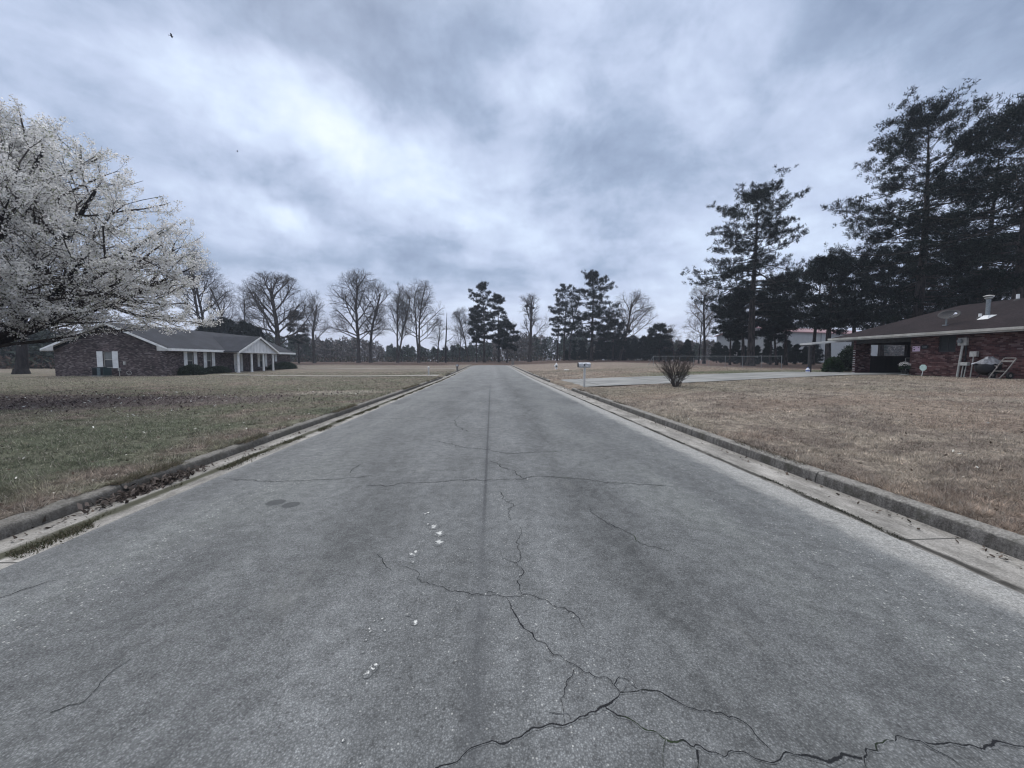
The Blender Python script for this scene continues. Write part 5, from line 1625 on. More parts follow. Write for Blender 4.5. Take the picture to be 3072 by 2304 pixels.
# ------------------------------------------------------------------ roadside things
def build_roadside():
    # near mailbox
    x, y, _ = on_z(1752, 1160, .17); z = float(gz(x, y))
    m = thing('mailbox', 'dented silver mailbox on a leaning white wooden post at the driveway', 'mailbox', (x, y, z)); m.scale = (1.05, 1.05, 1.1)
    q = MB(); q.prism([(-.05, -.1), (.05, -.1), (.065, .93), (-.02, .93)], 'y', -.05, .05); q.build('post', 'oldwood', m)
    q = MB(); q.prism([(-.06, .78), (-.02, .72), (-.20, .92), (-.24, .92)], 'y', -.03, .03); q.box(-.26, .30, -.06, .06, .905, .935); q.build('bracket', 'oldwood', m)
    n = 9; prof = [(-.09, .0)] + [(-.095 * cos(pi * i / n), .13 + .09 * sin(pi * i / n)) for i in range(n + 1)] + [(.09, .0)]
    q = MB(); q.prism([(a, .94 + b) for a, b in prof], 'x', -.30, .30)
    b = q.build('box', 'mail', m); bevel(b, .008)
    q = MB(); q.prism([(a * 1.06, .935 + b * 1.03) for a, b in prof], 'x', -.325, -.303); q.build('door', 'black', m)
    q = MB(); q.box(.30, .31, -.085, .085, .95, 1.1); q.build('back_plate', 'mail', m)
    q = MB(); q.box(-.02, .12, -.102, -.096, 1.08, 1.11); q.box(-.03, .02, -.104, -.098, .98, 1.1); q.build('flag', 'black', m)
    # hydrant on its little mound
    x, y, _ = on_z(1669, 1107, .42); z = float(gz(x, y)) - .02
    m = thing('fire_hydrant', 'white fire hydrant on the right verge', 'hydrant', (x, y, z))
    q = MB(); q.lathe([(.17, 0), (.17, .05), (.115, .06), (.115, .46), (.155, .47), (.155, .52)], (0, 0, 0), 16); q.build('barrel', 'white', m)
    q = MB(); q.lathe([(.19, .52), (.19, .56), (.15, .60), (.13, .68), (.08, .75), (.04, .77), (.035, .83)], (0, 0, 0), 16); q.build('bonnet', 'white', m)
    q = MB(); q.tube([(-.1, 0, .40), (-.27, -.04, .40)], [.085, .105], 12); q.build('side_outlet', 'white', m)
    q = MB(); q.tube([(.1, 0, .40), (.19, .02, .40)], [.06, .07], 12); q.build('side_outlet', 'white', m)
    q = MB(); q.tube([(0, -.1, .36), (0, -.22, .36)], [.09, .10], 12); q.build('front_outlet', 'black', m)
    x, y, _ = on_z(1700, 1110, .40); z = float(gz(x, y))
    m = MB((x, y, z)); m.lathe([(.30, 0), (.30, .06), (.26, .075)], (x, y, z), 18)
    o = m.build('utility_cover', 'white', None); o.location = (x, y, z); tag(o, 'round pale utility cover in the grass near the hydrant', 'utility cover')
    # white pipe marker and far mailbox on the left
    x, y, _ = on_z(1286, 1125, .16); z = float(gz(x, y))
    m = thing('pipe_marker', 'short white pipe post with a cap on the left verge', 'marker post', (x, y, z))
    q = MB(); q.tube([(0, 0, -.1), (0, 0, .70)], .075, 12); q.build('pipe', 'oldwood', m)
    q = MB(); q.lathe([(.095, .70), (.095, .77), (.06, .79)], (0, 0, 0), 12); q.build('cap', 'white', m)
    x, y, _ = on_z(1372, 1111, .30); z = float(gz(x, y))
    m = thing('mailbox', 'dark mailbox on a thick stone post on the far left kerb', 'mailbox', (x, y, z))
    q = MB(); q.box(-.11, .11, -.13, .13, -.1, .64); q.build('post', 'stone', m)
    q = MB(); q.prism([(a * 1.9, .66 + b * 1.1) for a, b in prof], 'y', -.3, .3); bevel(q.build('box', 'darkpaint', m), .01)
    q = MB(); q.prism([(a * 1.6, .68 + b * .95) for a, b in prof], 'y', -.315, -.302); q.build('door', 'mail', m)
    # stone pillar at the end of the road and the pale road sign beyond
    x, y, z = 4.6, 82.5, float(gz(4.6, 82.5))
    m = thing('stone_pillar', 'squat grey brown stone pillar at the far end of the road', 'pillar', (x, y, z))
    q = MB(); q.box(-.27, .27, -.27, .27, -.1, 1.1); bevel(q.build('shaft', 'stone', m), .02)
    q = MB(); q.box(-.32, .32, -.32, .32, 1.102, 1.18); q.build('cap', 'concrete', m)
    x, y, z = ground_at(1474, 104)
    m = thing('road_sign', 'small round white sign beyond the end of the road', 'sign', (x, y, z))
    q = MB(); q.tube([(0, 0, -.1), (0, 0, 1.0)], .03, 6); q.build('pole', 'darkpaint', m)
    q = MB(); q.tube([(0, -.03, 1.1), (0, -.05, 1.1)], .20, 16); q.build('disc', 'white', m)


build_roadside()


def build_bush():
    x, y, _ = on_z(2027, 1160, .27); z = float(gz(x, y))
    r = thing('bare_bush', 'leafless many stemmed bush on the brown lawn by the driveway', 'bush', (x, y, z))
    rg = random.Random(12); segs = [[], []]
    for i in range(64):
        a = i * 2.4 + rg.uniform(-.3, .3); el = rg.uniform(.05, 1.0) ** .75 * .85
        d = unit((cos(a) * el, sin(a) * el, 1)); p = (cos(a) * .13 * rg.random(), sin(a) * .13 * rg.random(), -.05)
        L = rg.uniform(1.15, 1.72) * (1.05 - .22 * el); rr = rg.uniform(.009, .017); n = 8
        for k in range(n):
            d = unit((d[0] + rg.gauss(0, .15), d[1] + rg.gauss(0, .15), d[2] + .08 + rg.gauss(0, .08)))
            q = vadd(p, d, L / n); segs[0].append((*p, *q, rr, rr * .86)); rr *= .86; p = q
            if k >= 2:
                for _ in range(rg.choice((1, 2, 3, 4))):
                    e = side_dir(rg, d, rg.uniform(.3, .75)); w = vadd(p, e, rg.uniform(.1, .28)); segs[1].append((*p, *w, .005, .0035))
                    if rg.random() < .7:
                        e2 = side_dir(rg, e, .6); segs[1].append((*w, *vadd(w, e2, .12), .005, .003))
    V, f = seg_mesh(segs[0], 5); np_obj('stems', V, f, 'twig', r)
    V, f = seg_mesh(segs[1], 3); np_obj('twigs', V, f, 'barkB', r)


build_bush()


def build_fence():
    # chain-link fence across the back of the right-hand garden
    pts = [ground_at(1960, 52.), ground_at(2150, 45.5), ground_at(2345, 39.)]
    P0 = np.array(pts[0][:2]); P1 = np.array(pts[2][:2]); L = np.linalg.norm(P1 - P0); u = (P1 - P0) / L
    r = thing('chain_link_fence', 'chain link fence with a thin top rail behind the right lawn', 'fence', (P0[0], P0[1], 0))
    H = 1.32; n = 8

    def at(s, h):
        q = P0 + u * s
        return (q[0] - P0[0], q[1] - P0[1], float(gz(q[0], q[1])) + h)
    for i in range(n + 1):
        s = L * i / n
        q = MB(); q.tube([at(s, -.1), at(s, H + .04)], .032 if i in (0, n) else .022, 7)
        q.build('post', 'galv', r)
    q = MB(); a, b = at(0, .0), at(L * .12, 0); a = list(at(0, H)); q.tube([at(0, H), (at(0, 0)[0] - .75, at(0, 0)[1] + .1, at(0, -.05)[2])], .025, 6); q.build('brace', 'galv', r)
    q = MB(); q.tube([at(L * i / 24, H - .01) for i in range(25)], .022, 6); q.build('top_rail', 'galv', r)
    V = []; Fc = []; st = .11
    k = int((L + H) / st)
    for i in range(k):
        for sg in (1, -1):
            s0 = i * st - (H if sg > 0 else 0); s1 = s0 + sg * H if sg > 0 else s0 - H
            a0, h0, a1, h1 = s0, .03, s1, H - .02
            for (c0, hh0, c1, hh1) in ((a0, h0, a1, h1),):
                if min(c0, c1) < 0 or max(c0, c1) > L: continue
                p, w = at(c0, hh0), at(c1, hh1); t = .0022; b0 = len(V)
                V += [(p[0], p[1], p[2] - t), (w[0], w[1], w[2] - t), (w[0], w[1], w[2] + t), (p[0], p[1], p[2] + t)]
                Fc.append((b0, b0 + 1, b0 + 2, b0 + 3))
    np_obj('wire_mesh', V, Fc, 'galv', r)


build_fence()


def build_sheds():
    # white metal building with a faded red roof, beyond the pines; its near corner points at the road
    c = ground_at(2345, 78); a = radians(35)
    vx_, vy_ = unit((c[0], c[1], 0))[:2]
    lx, ly = vx_ * cos(a) + vy_ * sin(a), vy_ * cos(a) - vx_ * sin(a)
    r = thing('metal_building', 'large white metal building with faded red roof behind the pines', 'building', c, rz=atan2(ly, lx) - pi / 2)
    W, LN, he, hr = 16.5, 35., 6.5, 8.2            # local: gable end along -x, long side along +y
    q = MB(); q.prism([(-W, -.5), (0, -.5), (0, he), (-W / 2, hr), (-W, he)], 'y', 0, LN); q.build('wall', 'metal_wall', r)
    q = MB(); sl = (hr - he) / (W / 2)
    for s_ in (-1, 1):
        q.prism([(-W / 2, hr + .03), (-W / 2 + s_ * (W / 2 + .4), he - .4 * sl + .03), (-W / 2 + s_ * (W / 2 + .4), he - .4 * sl + .2), (-W / 2, hr + .2)], 'y', -.4, LN + .4)
    q.build('roof', 'pink_roof', r)
    q = MB(); q.box(-W + 2, -W + 6, -.06, -.004, 0, 3.4); q.build('door', 'shed', r)
    for k in (20, 29):
        q = MB(); q.box(.004, .06, k, k + 1.2, 2.2, 3.8); q.build('window', 'glass2', r)
    for k in (12, 26, 34.5):
        q = MB(); q.tube([(.1, k, 0), (.1, k, he)], .07, 6); q.build('downpipe', 'galv', r)


build_sheds()


def build_birds():
    for (px, py, Y, s, lb) in ((514, 108, 60., 1., 'dark bird gliding high in the upper left of the sky'), (712, 454, 90., .8, 'tiny dark bird in the sky above the blossoming tree side')):
        p = on_y(px, py, Y)
        r = thing('bird', lb, 'bird', p, rz=.5)
        q = MB()
        q.tube([(-.20 * s, 0, 0), (-.08 * s, 0, .01), (.06 * s, 0, .01), (.17 * s, 0, .02), (.24 * s, 0, .01)], [.012 * s, .05 * s, .055 * s, .03 * s, .006 * s], 8)
        for sg in (-1, 1):
            a = [(.08, 0, .02), (.12, sg * .25, .10), (.02, sg * .55, .06), (-.10, sg * .30, .08), (-.08, 0, .02)]
            a = [(x * s, y * s, z * s) for x, y, z in a]
            n = len(a); q.add(a + [(x, y, z - .012) for x, y, z in a], [tuple(range(n)), tuple(range(2 * n - 1, n - 1, -1))] + [(i, (i + 1) % n, (i + 1) % n + n, i + n) for i in range(n)])
        q.prism([(-.18 * s, -.02 * s), (-.34 * s, -.07 * s), (-.34 * s, .07 * s), (-.18 * s, .02 * s)], 'z', -.005, .008)
        q.build('body', 'black', r)


build_birds()


# ------------------------------------------------------------------ bare trees along the far field
BARE = 'bare winter trees beyond the field'


def bare(label, px, ytop, Y, hw, r0, seed, fork=.28, zc=.62, base=None, low=.0, leaders=1, lean=(0, 0), nch=(12, 8, 7, 6), twigm='twig', name='bare_tree', group=BARE, limbs=None, ang=(.95, .85, .9, .95), trop=.03, rmin=.008, barkm='barkB'):
    x, y, z = ground_at(px, Y); H = height_for(px, ytop, Y)
    R_ = hw * Y * 1.0 / F
    r = thing(name, label, 'tree', (x, y, z), group)
    zz = H * (1 - zc) * .5 + H * zc * .5
    cz = H * (1 - zc / 2); rz = H * zc / 2
    cz, rz = H * (1. - zc * .5), H * zc * .5 * 1.04
    lv, tips = grow_bare(seed, H, fork, r0, (lean[0] * H * .6, lean[1] * H * .6, cz), (R_ * 1.06, R_ * 1.06, rz), nch, ang=ang, lean=lean, leaders=leaders, trop=trop, rmin=rmin, limbs=limbs,
                         lens=(H * .84, max(R_ * 1.3, H * .34), max(R_ * .58, H * .17), max(R_ * .33, H * .095), max(R_ * .19, .7)))
    emit_bare(r, lv, r0, barkm, twigm)
    return r


bare('tall bare tree with two trunks rising behind the blossoming tree', 626, 742, 80, 66, .42, 101, leaders=2, zc=.8, fork=.35)
bare('slender bare tree left of the big oak, behind the brown house roof', 700, 818, 95, 52, .32, 102, zc=.8, fork=.3)
bare('thin bare tree close to the left of the big oak', 742, 850, 97, 40, .26, 103, zc=.8, fork=.3)
bare('broad bare oak with a very thick trunk behind the white porch gable', 830, 822, 86, 108, .62, 104, fork=.24, zc=.82, nch=(14, 9, 7, 6), trop=.07, limbs=[((.3, 0, 5.5), (1, .1, .25), 9.5, .2), ((-.2, 0, 7), (-1, .2, .35), 8, .18)])
bare('upright oval bare tree right of the porch gable', 943, 858, 99, 46, .36, 105, fork=.30, zc=.78, ang=(.6, .7, .8, .9))
bare('widest bare oak in the middle of the left field edge with drooping low limbs', 1076, 812, 102, 92, .52, 106, fork=.26, zc=.84, nch=(14, 9, 7, 6), limbs=[((0, 0, 6), (-1, .1, .45), 9, .2), ((0, 0, 7), (1, -.1, .4), 6, .18)])
bare('bare tree leaning right beside the widest oak', 1112, 838, 104, 62, .42, 107, fork=.28, zc=.84, lean=(.16, 0), nch=(12, 8, 7, 6))
bare('narrow forked bare tree between two broad oaks', 1193, 846, 103, 42, .34, 108, fork=.3, zc=.85, ang=(.5, .7, .8, .9), leaders=2)
bare('broad bare tree with two joined trunks nearest the road on the left', 1256, 838, 104, 74, .40, 109, fork=.30, zc=.84, leaders=2, nch=(12, 8, 7, 6))
bare('short thin bare tree right of the two trunked tree', 1314, 948, 104, 34, .20, 110, fork=.25, zc=.75, nch=(9, 7, 6, 4))
bare('thin pale bare tree at the left of the roadside pines', 1378, 928, 106, 36, .18, 111, fork=.25, zc=.8, nch=(9, 7, 6, 4))
bare('small bare tree behind the roadside pines', 1406, 918, 108, 50, .24, 112, fork=.3, zc=.78, lean=(-.05, 0))
T13 = bare('bare tree holding two round leaf nests right of the road end', 1588, 880, 101, 60, .55, 113, fork=.33, zc=.72, ang=(.7, .7, .8, .9), nch=(9, 7, 6, 5), limbs=[((0, 0, 4.5), (-1, 0, .9), 8, .2), ((0, 0, 4.2), (.8, 0, .9), 10, .18)])
bare('tall thin bare tree among the sparse pines', 1707, 830, 104, 30, .24, 114, fork=.4, zc=.75, ang=(.4, .6, .8, .9))
bare('pale bare tree leaning right beyond the tall dark pine', 1858, 868, 100, 78, .40, 115, fork=.30, zc=.8, lean=(.22, 0), twigm='twigpale', limbs=[((.6, 0, 5.5), (1, .1, .75), 11, .2)])
bare('small bare tree left of the chain link fence', 2022, 972, 88, 30, .16, 116, fork=.25, zc=.8, nch=(9, 7, 6, 4), twigm='twigpale')
bare('pale twiggy bare tree with dark trunk behind the chain link fence', 2112, 838, 66, 58, .27, 117, fork=.36, zc=.70, nch=(12, 9, 7, 4), twigm='twigpale', barkm='barkF')
bare('thin bare tree touching the pale twiggy tree by the fence', 2096, 940, 68, 40, .15, 118, fork=.35, zc=.72, nch=(9, 7, 6, 4), barkm='barkF')
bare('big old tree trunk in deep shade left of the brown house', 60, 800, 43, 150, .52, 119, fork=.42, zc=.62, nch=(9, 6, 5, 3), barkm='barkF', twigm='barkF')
# the two squirrel nests rest in the forks of their tree
for px, py in ((1581, 920), (1597, 926)):
    p = on_y(px, py, 100.6); rg = np.random.default_rng(px)
    n_ = thing('leaf_nest', 'round dark leaf nest high in a bare tree, the %s one' % ('upper' if px == 1581 else 'lower'), 'nest', p, 'leaf nests in the bare tree')
    leaf_blob('leaf_ball', n_, (0, 0, 0), (.55, .55, .55), 700, .22, 'shrubleaf', px, shell=.3)
# dead snag
x, y, z = ground_at(1337, 103); H = height_for(1337, 938, 103)
r = thing('dead_tree', 'bare dead trunk with one broken side branch beside the field', 'tree', (x, y, z))
q = MB(); q.tube([(0, 0, -.2), (.05, 0, H * .35), (.25, 0, H * .6), (.45, 0, H)], [.28, .2, .16, .04], 8); q.build('trunk', 'barkF', r)
q = MB(); q.tube([(.12, 0, H * .42), (1.2, 0, H * .46), (2.2, .1, H * .54), (3.3, .1, H * .56)], [.11, .08, .05, .02], 6); q.build('branch', 'barkF', r)

# ------------------------------------------------------------------ pines
TALL = [(.42, .35), (.5, .75), (.62, 1.), (.74, .9), (.86, .75), (.94, .55), (1., .3)]
ROUND = [(.36, .5), (.46, .9), (.55, 1.), (.72, .95), (.86, .8), (1., .4)]
FULL = [(.06, .8), (.2, 1.), (.45, .85), (.7, .58), (.88, .3), (1., .08)]
NEAR_PINES = 'tall pines behind the red brick house'
FIELD_PINES = 'pines beyond the end of the road'


def pine(label, px, ytop, Y, hw, r0, seed, prof=TALL, nlimb=60, group=None, name='pine_tree', mat='needle', needle=.38, nw=.06, ntuft=1., lean=(0, 0), layers=0, extra=(), xy=None):
    x, y, z = ground_at(px, Y) if xy is None else (*xy, tz(*xy)); H = height_for(px, ytop, Y) - .75 - .03 * hw * Y / F
    if Y < 60: H *= .93
    r = thing(name, label, 'tree', (x, y, z), group)
    R_ = hw * Y / F
    g = grow_pine(seed, H, [(a, b * R_) for a, b in prof], r0, nlimb, lean, ntuft, needle, nw, 0., None, extra, layers)
    emit_pine(r, g, mat)
    return r


# right-hand group, nearest first
pine('rightmost tall pine, cut by the edge of the photo, above the brick house', 3030, 232, 28.5, 250, .46, 201, [(.36, .45), (.5, .85), (.62, 1.), (.75, .9), (.88, .7), (.96, .45), (1., .15)], 74, NEAR_PINES, needle=.25, nw=.075, ntuft=1.5, lean=(.03, 0), layers=0)
pine('tallest layered pine behind the brick roof with a long low left limb', 2737, 262, 36, 215, .50, 202, [(.22, .5), (.34, .8), (.48, .95), (.60, .9), (.66, .7), (.75, .9), (.83, .72), (.92, .66), (1., .45)], 100, NEAR_PINES, needle=.27, nw=.078, ntuft=1.5, lean=(.03, 0), layers=0, extra=((.575, 190, 2, 8.2), (.56, 170, -4, 5.5)))
pine('tall pine between the two tallest pines above the flue', 2925, 315, 41, 190, .42, 203, [(.3, .5), (.45, .9), (.62, 1.), (.78, .85), (.9, .6), (1., .2)], 64, NEAR_PINES, needle=.28, nw=.085, ntuft=.95, layers=10)
pine('forked tall pine standing apart with a round top beside the fence', 2252, 512, 49.5, 168, .50, 204, [(.28, .45), (.40, .7), (.50, .95), (.58, 1.0), (.65, .62), (.72, .66), (.82, .76), (.92, .70), (1., .5)], 84, NEAR_PINES, needle=.30, nw=.085, ntuft=1.4, layers=0, lean=(.005, 0))
for i, (lb, px, yt, Y, hw, r0, pr) in enumerate((
        ('slim pine just left of the forked tall pine', 2190, 868, 56, 60, .17, TALL),
        ('short trunked pine hard against the left of the forked tall pine', 2229, 842, 53, 75, .27, ROUND),
        ('slim pine in front of the white metal building', 2311, 812, 57, 70, .17, TALL),
        ('straight pine with bare lower trunk right of the forked tall pine', 2357, 806, 54, 75, .26, TALL),
        ('crooked dark pine leaning in front of the white metal building', 2330, 880, 55, 60, .2, TALL),
        ('dense dark pine above the faded red roof', 2438, 752, 58, 95, .3, ROUND),
        ('thick trunked pine seen beneath the white canopy', 2484, 742, 41, 100, .33, ROUND),
        ('dense dark pine above the tip of the brown roof', 2560, 738, 50, 105, .3, ROUND),
        ('dark pine filling the gap left of the tallest pine', 2640, 708, 47, 110, .34, ROUND),
        ('dark lower pine half hidden by the tallest pine', 2720, 742, 52, 110, .32, ROUND),
        ('dark pine above the satellite dish', 2818, 700, 50, 115, .32, ROUND),
        ('dark pine low behind the flue', 2960, 680, 47, 120, .34, ROUND),
        ('dark pine behind the roof ridge at the edge of the photo', 3080, 660, 44, 130, .34, ROUND))):
    lean = (-.13, 0) if 'leaning' in lb else (0, 0)
    pine(lb, px, yt, Y, hw * .86, r0, 220 + i, pr, 44 if hw < 90 else 54, 'smaller pines behind the right lawn', needle=.32, nw=.095, ntuft=.65 if hw < 80 else .75, lean=lean, layers=(8, 0, 9)[i % 3])
# field pines at the end of the road
pine('tall open pine straight beyond the end of the road', 1453, 850, 101, 44, .34, 240, [(.30, .5), (.42, .8), (.55, .9), (.7, .75), (.8, 1.), (.92, .75), (1., .3)], 46, FIELD_PINES, needle=.55, nw=.10, ntuft=.75, layers=8)
pine('narrow pine to the right of the tall roadside pine', 1497, 872, 102, 33, .30, 241, [(.28, .5), (.4, .9), (.6, 1.), (.8, .75), (1., .15)], 40, FIELD_PINES, needle=.55, nw=.10, ntuft=.7, layers=8)
pine('smaller pine at the left foot of the tall roadside pine', 1430, 912, 103, 28, .20, 242, ROUND, 34, FIELD_PINES, needle=.55, nw=.10, ntuft=.7)
pine('short rounded pine at the right foot of the narrow pine', 1521, 966, 100, 36, .22, 243, ROUND, 40, FIELD_PINES, needle=.55, nw=.10, ntuft=.9)
pine('thin sparse pine left in the clump right of the road', 1672, 895, 103, 38, .24, 244, TALL, 26, FIELD_PINES, needle=.5, nw=.08, ntuft=.4)
pine('taller sparse pine in the clump right of the road', 1692, 852, 104, 46, .28, 245, [(.35, .5), (.5, .8), (.7, 1.), (.88, .8), (1., .25)], 36, FIELD_PINES, needle=.5, nw=.09, ntuft=.55)
pine('tallest dark pine of the far field, right of the sparse pines', 1774, 816, 96, 76, .46, 246, [(.20, .7), (.32, .95), (.46, 1.), (.58, .95), (.7, .75), (.8, .68), (.9, .55), (1., .25)], 76, FIELD_PINES, needle=.52, nw=.09, ntuft=1., lean=(.02, 0), layers=11)
pine('small round pine above the far hedge of young cedars', 1976, 972, 90, 34, .22, 247, ROUND, 40, FIELD_PINES, needle=.5, nw=.09, ntuft=1.)
pine('dark pine leaning over the young cedars beside the tallest field pine', 1838, 958, 99, 44, .26, 248, ROUND, 40, FIELD_PINES, needle=.52, nw=.09, ntuft=1.)
pine('thin pine behind the brown house roof end', 897, 930, 96, 34, .2, 249, TALL, 26, FIELD_PINES, needle=.5, nw=.08, ntuft=.6)

# young cedars: four shapes, copied along the field edge
protos = []
CEDARS = 'young dark cedars along the field edge'
for i in range(4):
    r = thing('young_cedar', 'x', 'tree', (0, 0, 0), CEDARS)
    g = grow_pine(300 + i, 7.0, [(a, b * (2.0 + .4 * (i % 2))) for a, b in FULL], .14, 46, (0, 0), .85, .5, .11, .1)
    emit_pine(r, g, 'needle2', 'barkF'); protos.append(r)
spots = [(1700, 1052, 108), (1722, 1046, 104), (1748, 1030, 107), (1772, 1040, 103), (1800, 1022, 106), (1826, 1030, 102), (1850, 1018, 105), (1876, 1014, 101), (1902, 1018, 104), (1926, 1012, 99), (1950, 1008, 101), (1985, 1020, 97), (2008, 1030, 92), (2040, 1036, 90),
         (640, 968, 78), (668, 962, 82), (696, 968, 79), (724, 972, 81), (752, 978, 80), (780, 992, 83), (2062, 1022, 84), (2150, 1030, 76), (2176, 1040, 72), (2268, 1040, 60), (2302, 1030, 62), (2386, 1036, 60), (2415, 1042, 58), (2205, 1026, 64), (2232, 1040, 66), (2335, 1042, 66), (2360, 1024, 68), (2442, 1030, 64), (612, 985, 76)]
words = ['first', 'second', 'third', 'fourth', 'fifth', 'sixth', 'seventh', 'eighth', 'ninth', 'tenth', 'eleventh', 'twelfth', 'thirteenth', 'fourteenth']
fc = hc = gc_ = 0
for i, (px, yt, Y) in enumerate(spots):
    o = protos[i] if i < 4 else copy_tree(protos[i % 4])
    g = ground_at(px, Y); s = height_for(px, yt, Y) / 7.0
    o.location = g; o.scale = (s * R.uniform(.85, 1.1), s * R.uniform(.85, 1.1), s); o.rotation_euler = (0, 0, R.uniform(0, 6.28))
    if px < 1000:
        o['label'] = 'dark cedar behind the brown house roof, %s from the left' % words[[612, 640, 668, 696, 724, 752, 780].index(px)]
    elif px > 2050:
        o['label'] = 'dark cedar behind the chain link fence, %s from the left' % words[[2062, 2150, 2176, 2205, 2232, 2268, 2302, 2335, 2360, 2386, 2415, 2442].index(px)]
    else:
        o['label'] = 'dark young cedar in the far row behind the mailbox, %s from the left' % words[fc]; fc += 1


# ------------------------------------------------------------------ blossoming pear
def build_pear():
    Yc, Xc = 15.2, -19.6
    z = float(gz(Xc, Yc))
    r = thing('blossoming_pear_tree', 'large spreading pear tree covered in white blossom on the left lawn', 'tree', (Xc, Yc, z))
    lv, tips = grow_bare(77, 10.2, .14, .30, (0, 0, 4.7), (8.3, 6.8, 5.9), (20, 10, 7, 4), ang=(1.0, .75, .8, .85), lens=(6.2, 9.0, 4.2, 2.1, 1.0), trop=.035, wob=(.06, .09, .15, .2, .24), rmin=.0045, start=(.1, .18, .15, .1), floor=lambda p: 1.95 + .13 * sqrt(p[0] ** 2 + p[1] ** 2),
                         limbs=[((.1, 0, 1.3), (1., -.18, .36), 10.2, .15), ((.1, 0, 1.5), (1., .12, .55), 10., .13), ((.1, -.1, 1.2), (.9, -.5, .30), 9.5, .13), ((0, 0, 1.6), (.8, -.05, .9), 9.5, .12)])
    V, f = join([seg_mesh(lv[0] + flare(lv, .30), 12)]); np_obj('trunk', V, f, 'barkF', r, smooth_=True)
    V, f = seg_mesh(lv[1], 9); np_obj('limbs', V, f, 'barkF', r, smooth_=True)
    V, f = join([seg_mesh(lv[2], 5), seg_mesh(lv[3], 4), seg_mesh(lv[4], 3)]); np_obj('branches', V, f, 'barkB', r)
    rg = np.random.default_rng(5)
    S3, S4 = np.array(lv[3]), np.array(lv[4])
    S2 = np.array(lv[2]); e2 = np.sqrt((S2[:, 3] / 8.2) ** 2 + (S2[:, 4] / 6.8) ** 2 + ((S2[:, 5] - 4.7) / 6.2) ** 2)
    S = np.concatenate([S4, S4, S3[::2], np.repeat(S2[e2 > .62], 4, 0), np.repeat(np.array([q for q in lv[1] if sqrt((q[3] / 8.6) ** 2 + (q[4] / 6.8) ** 2 + ((q[5] - 4.7) / 6.2) ** 2) > .74]), 9, 0)])
    t = rg.random((len(S), 1)); P = S[:, :3] * (1 - t) + S[:, 3:6] * t + rg.normal(0, .03, (len(S), 3))
    # only what can be seen or shade from here: the whole crown, thinned inside
    e = np.sqrt((P[:, 0] / 8.2) ** 2 + (P[:, 1] / 6.8) ** 2 + ((P[:, 2] - 4.7) / 6.2) ** 2)
    P = P[rg.random(len(P)) < np.clip(.34 + .66 * e, 0, 1)]
    cl = fbm(P[:, 0] * 1.0 + P[:, 2] * .7, P[:, 1] + P[:, 2] * .6, .9, 3, 13); P = P[cl + rg.normal(0, .08, len(P)) > .405]
    print('PEAR clusters', len(P))
    if len(P) > 44000: P = P[rg.choice(len(P), 44000, False)]
    k = 15; n = len(P)
    C = np.repeat(P, k, 0) + rg.normal(0, .062, (n * k, 3))
    u = rg.normal(size=(n * k, 3)); u /= np.linalg.norm(u, axis=1, keepdims=True)
    w = np.cross(u, rg.normal(size=(n * k, 3))); w /= np.linalg.norm(w, axis=1, keepdims=True)
    s = rg.uniform(.019, .034, (n * k, 1))
    V = np.stack([C - u * s, C + w * s, C + u * s, C - w * s], 1).reshape(-1, 3)
    tone = np.repeat(np.repeat(rg.uniform(.72, 1.08, (n, 1)), k, 0) * np.where(rg.random((n * k, 1)) < .10, np.array([[.42, .45, .34]]), np.array([[1, 1, 1.]])), 4, 0)
    np_obj('blossom', V, np.arange(4 * n * k).reshape(-1, 4), 'petal', r, tone)


build_pear()


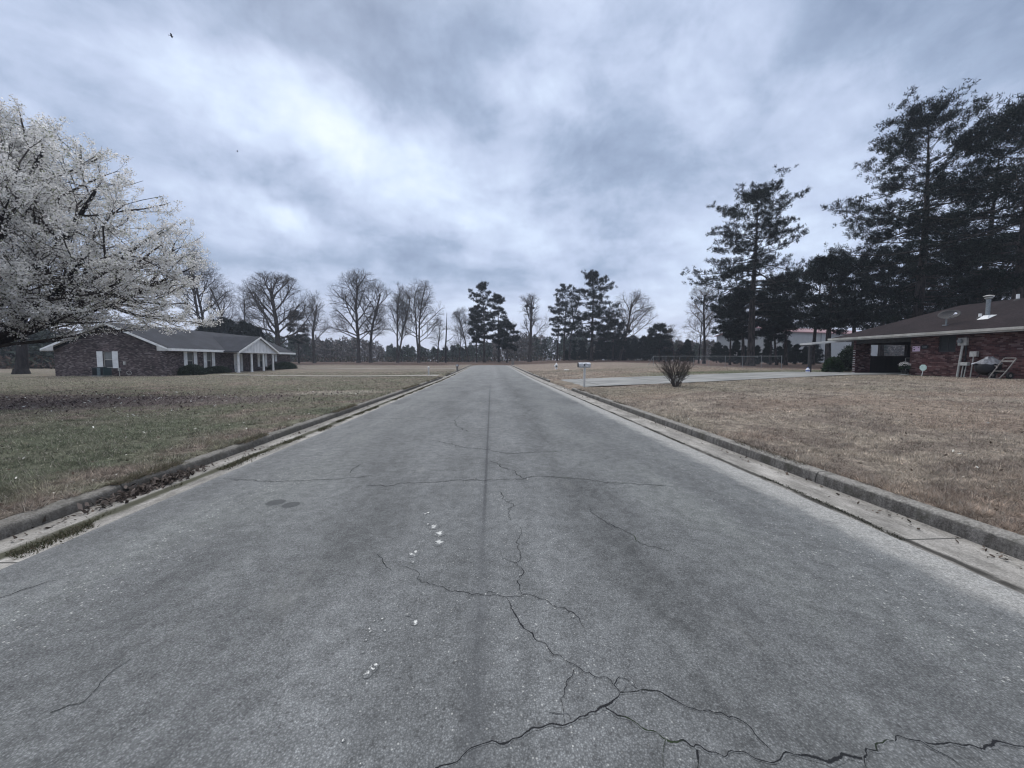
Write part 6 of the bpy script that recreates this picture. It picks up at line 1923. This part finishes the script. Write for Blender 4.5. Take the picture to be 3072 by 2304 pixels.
# ------------------------------------------------------------------ the far wood (one mass)
def build_wood():
    rg = np.random.default_rng(21)
    parts = []; tones = []
    prof = [(-400, 985), (0, 990), (300, 1000), (600, 1008), (900, 1016), (1010, 1018), (1100, 1030), (1160, 1048), (1330, 1050), (1420, 1034), (1500, 1014), (1700, 1014), (1950, 1012), (2060, 1030), (2300, 1030), (2700, 1020), (3400, 1000)]
    px = np.concatenate([rg.uniform(-420, 3400, 950), rg.uniform(-300, 200, 90)])
    for i, p in enumerate(px):
        Y = rg.uniform(132, 190) if p < 1950 else rg.uniform(118, 150)
        if p < 250: Y = rg.uniform(62, 90) if i % 2 else rg.uniform(80, 120)
        x, y, z = ground_at(float(np.clip(p, -420, 3400)), Y)
        yt = interp(prof, p) + rg.normal(0, 6) + 14 * (float(vnoise(p * .012, 3., 1., 37)) - .5)
        H = (1081 - yt) * Y / F + CAMH - z
        H = max(2.5, H)
        n = int(190 if p > 250 else 260)
        w = H * rg.uniform(.26, .46)
        h = rg.random(n) ** .8
        ev = rg.random() < (.15 + .8 * float(smooth(.35, .65, vnoise(p * .01, 0., 1.3, 31))))
        rad = w * (np.sin(np.pi * np.clip(h * .88 + .12, 0, 1)) ** .6 if not ev else (1.02 - h) ** .7)
        a = rg.uniform(0, 6.28, n); q = np.sqrt(rg.random(n))
        P = np.stack([x + rad * q * np.cos(a), y + rad * q * np.sin(a), z + H * (.02 + .96 * h)], -1)
        V, f = blades(P, rg.normal(size=(n, 3)), rg.uniform(.6, 1.25, n) * (.7 if p < 250 else 1), .55 if p > 250 else .4, rg)
        base = np.array([.050, .062, .052]) if ev else np.array([.11, .098, .092])
        base = base * rg.uniform(.7, 1.4)
        parts.append((V, f)); tones.append(np.repeat(base[None] * rg.uniform(.6, 1.4, (n, 1)), 3, 0))
        t = .12 + .01 * H
        V = np.array([[x - t, y, z - .2], [x + t, y, z - .2], [x + t * .4, y, z + H * .95]]) + np.array([0, -w * .5 * rg.random(), 0])
        parts.append((V, np.array([[0, 1, 2]]))); tones.append(np.full((3, 3), .07) * rg.uniform(.6, 1.6))
    # brush at the wood's foot
    n = 9000; p = rg.uniform(-400, 3400, n); Y = np.where(p < 1950, rg.uniform(118, 134, n), rg.uniform(108, 120, n)); Y = np.where(p < 250, rg.uniform(60, 66, n), Y)
    d = np.array([ray(a, 1081.) for a in p]); x = d[:, 0] / d[:, 1] * Y
    k = ~((x > 26) & (x < 75) & (Y < 116)); x, Y = x[k], Y[k]; n = len(x)
    P = np.stack([x, Y, terrain(x, Y) + rg.random(n) ** 1.6 * 1.7], -1)
    V, f = blades(P, rg.normal(size=(n, 3)) + np.array([0, 0, .8]), rg.uniform(.4, .9, n), .35, rg)
    parts.append((V, f)); tones.append(np.repeat(np.where(rg.random((n, 1)) < .6, np.array([[.085, .060, .050]]), np.array([[.05, .055, .04]])) * rg.uniform(.6, 1.5, (n, 1)), 3, 0))
    V, f = join(parts)
    o = np_obj('woodland', V, f, 'wood_far', None, np.concatenate(tones))
    tag(o, 'dim mixed wood of pines and bare trees closing the view', 'woodland', kind='stuff')


build_wood()


# ------------------------------------------------------------------ damp air
def build_haze():
    m = D.materials.new('damp_air'); m.use_nodes = True; nt = m.node_tree
    nt.nodes.remove(nt.nodes['Principled BSDF'])
    v = N(nt, 'ShaderNodeVolumePrincipled'); v.inputs['Color'].default_value = (.80, .87, 1., 1); v.inputs['Density'].default_value = HAZE; v.inputs['Anisotropy'].default_value = .2
    nt.links.new(v.outputs[0], nt.nodes['Material Output'].inputs['Volume'])
    q = MB(); q.box(-505, 505, -14, 705, -1.3, 34)
    tag(q.build('haze', m), kind='stuff')


HAZE = .0006
if HAZE: build_haze()
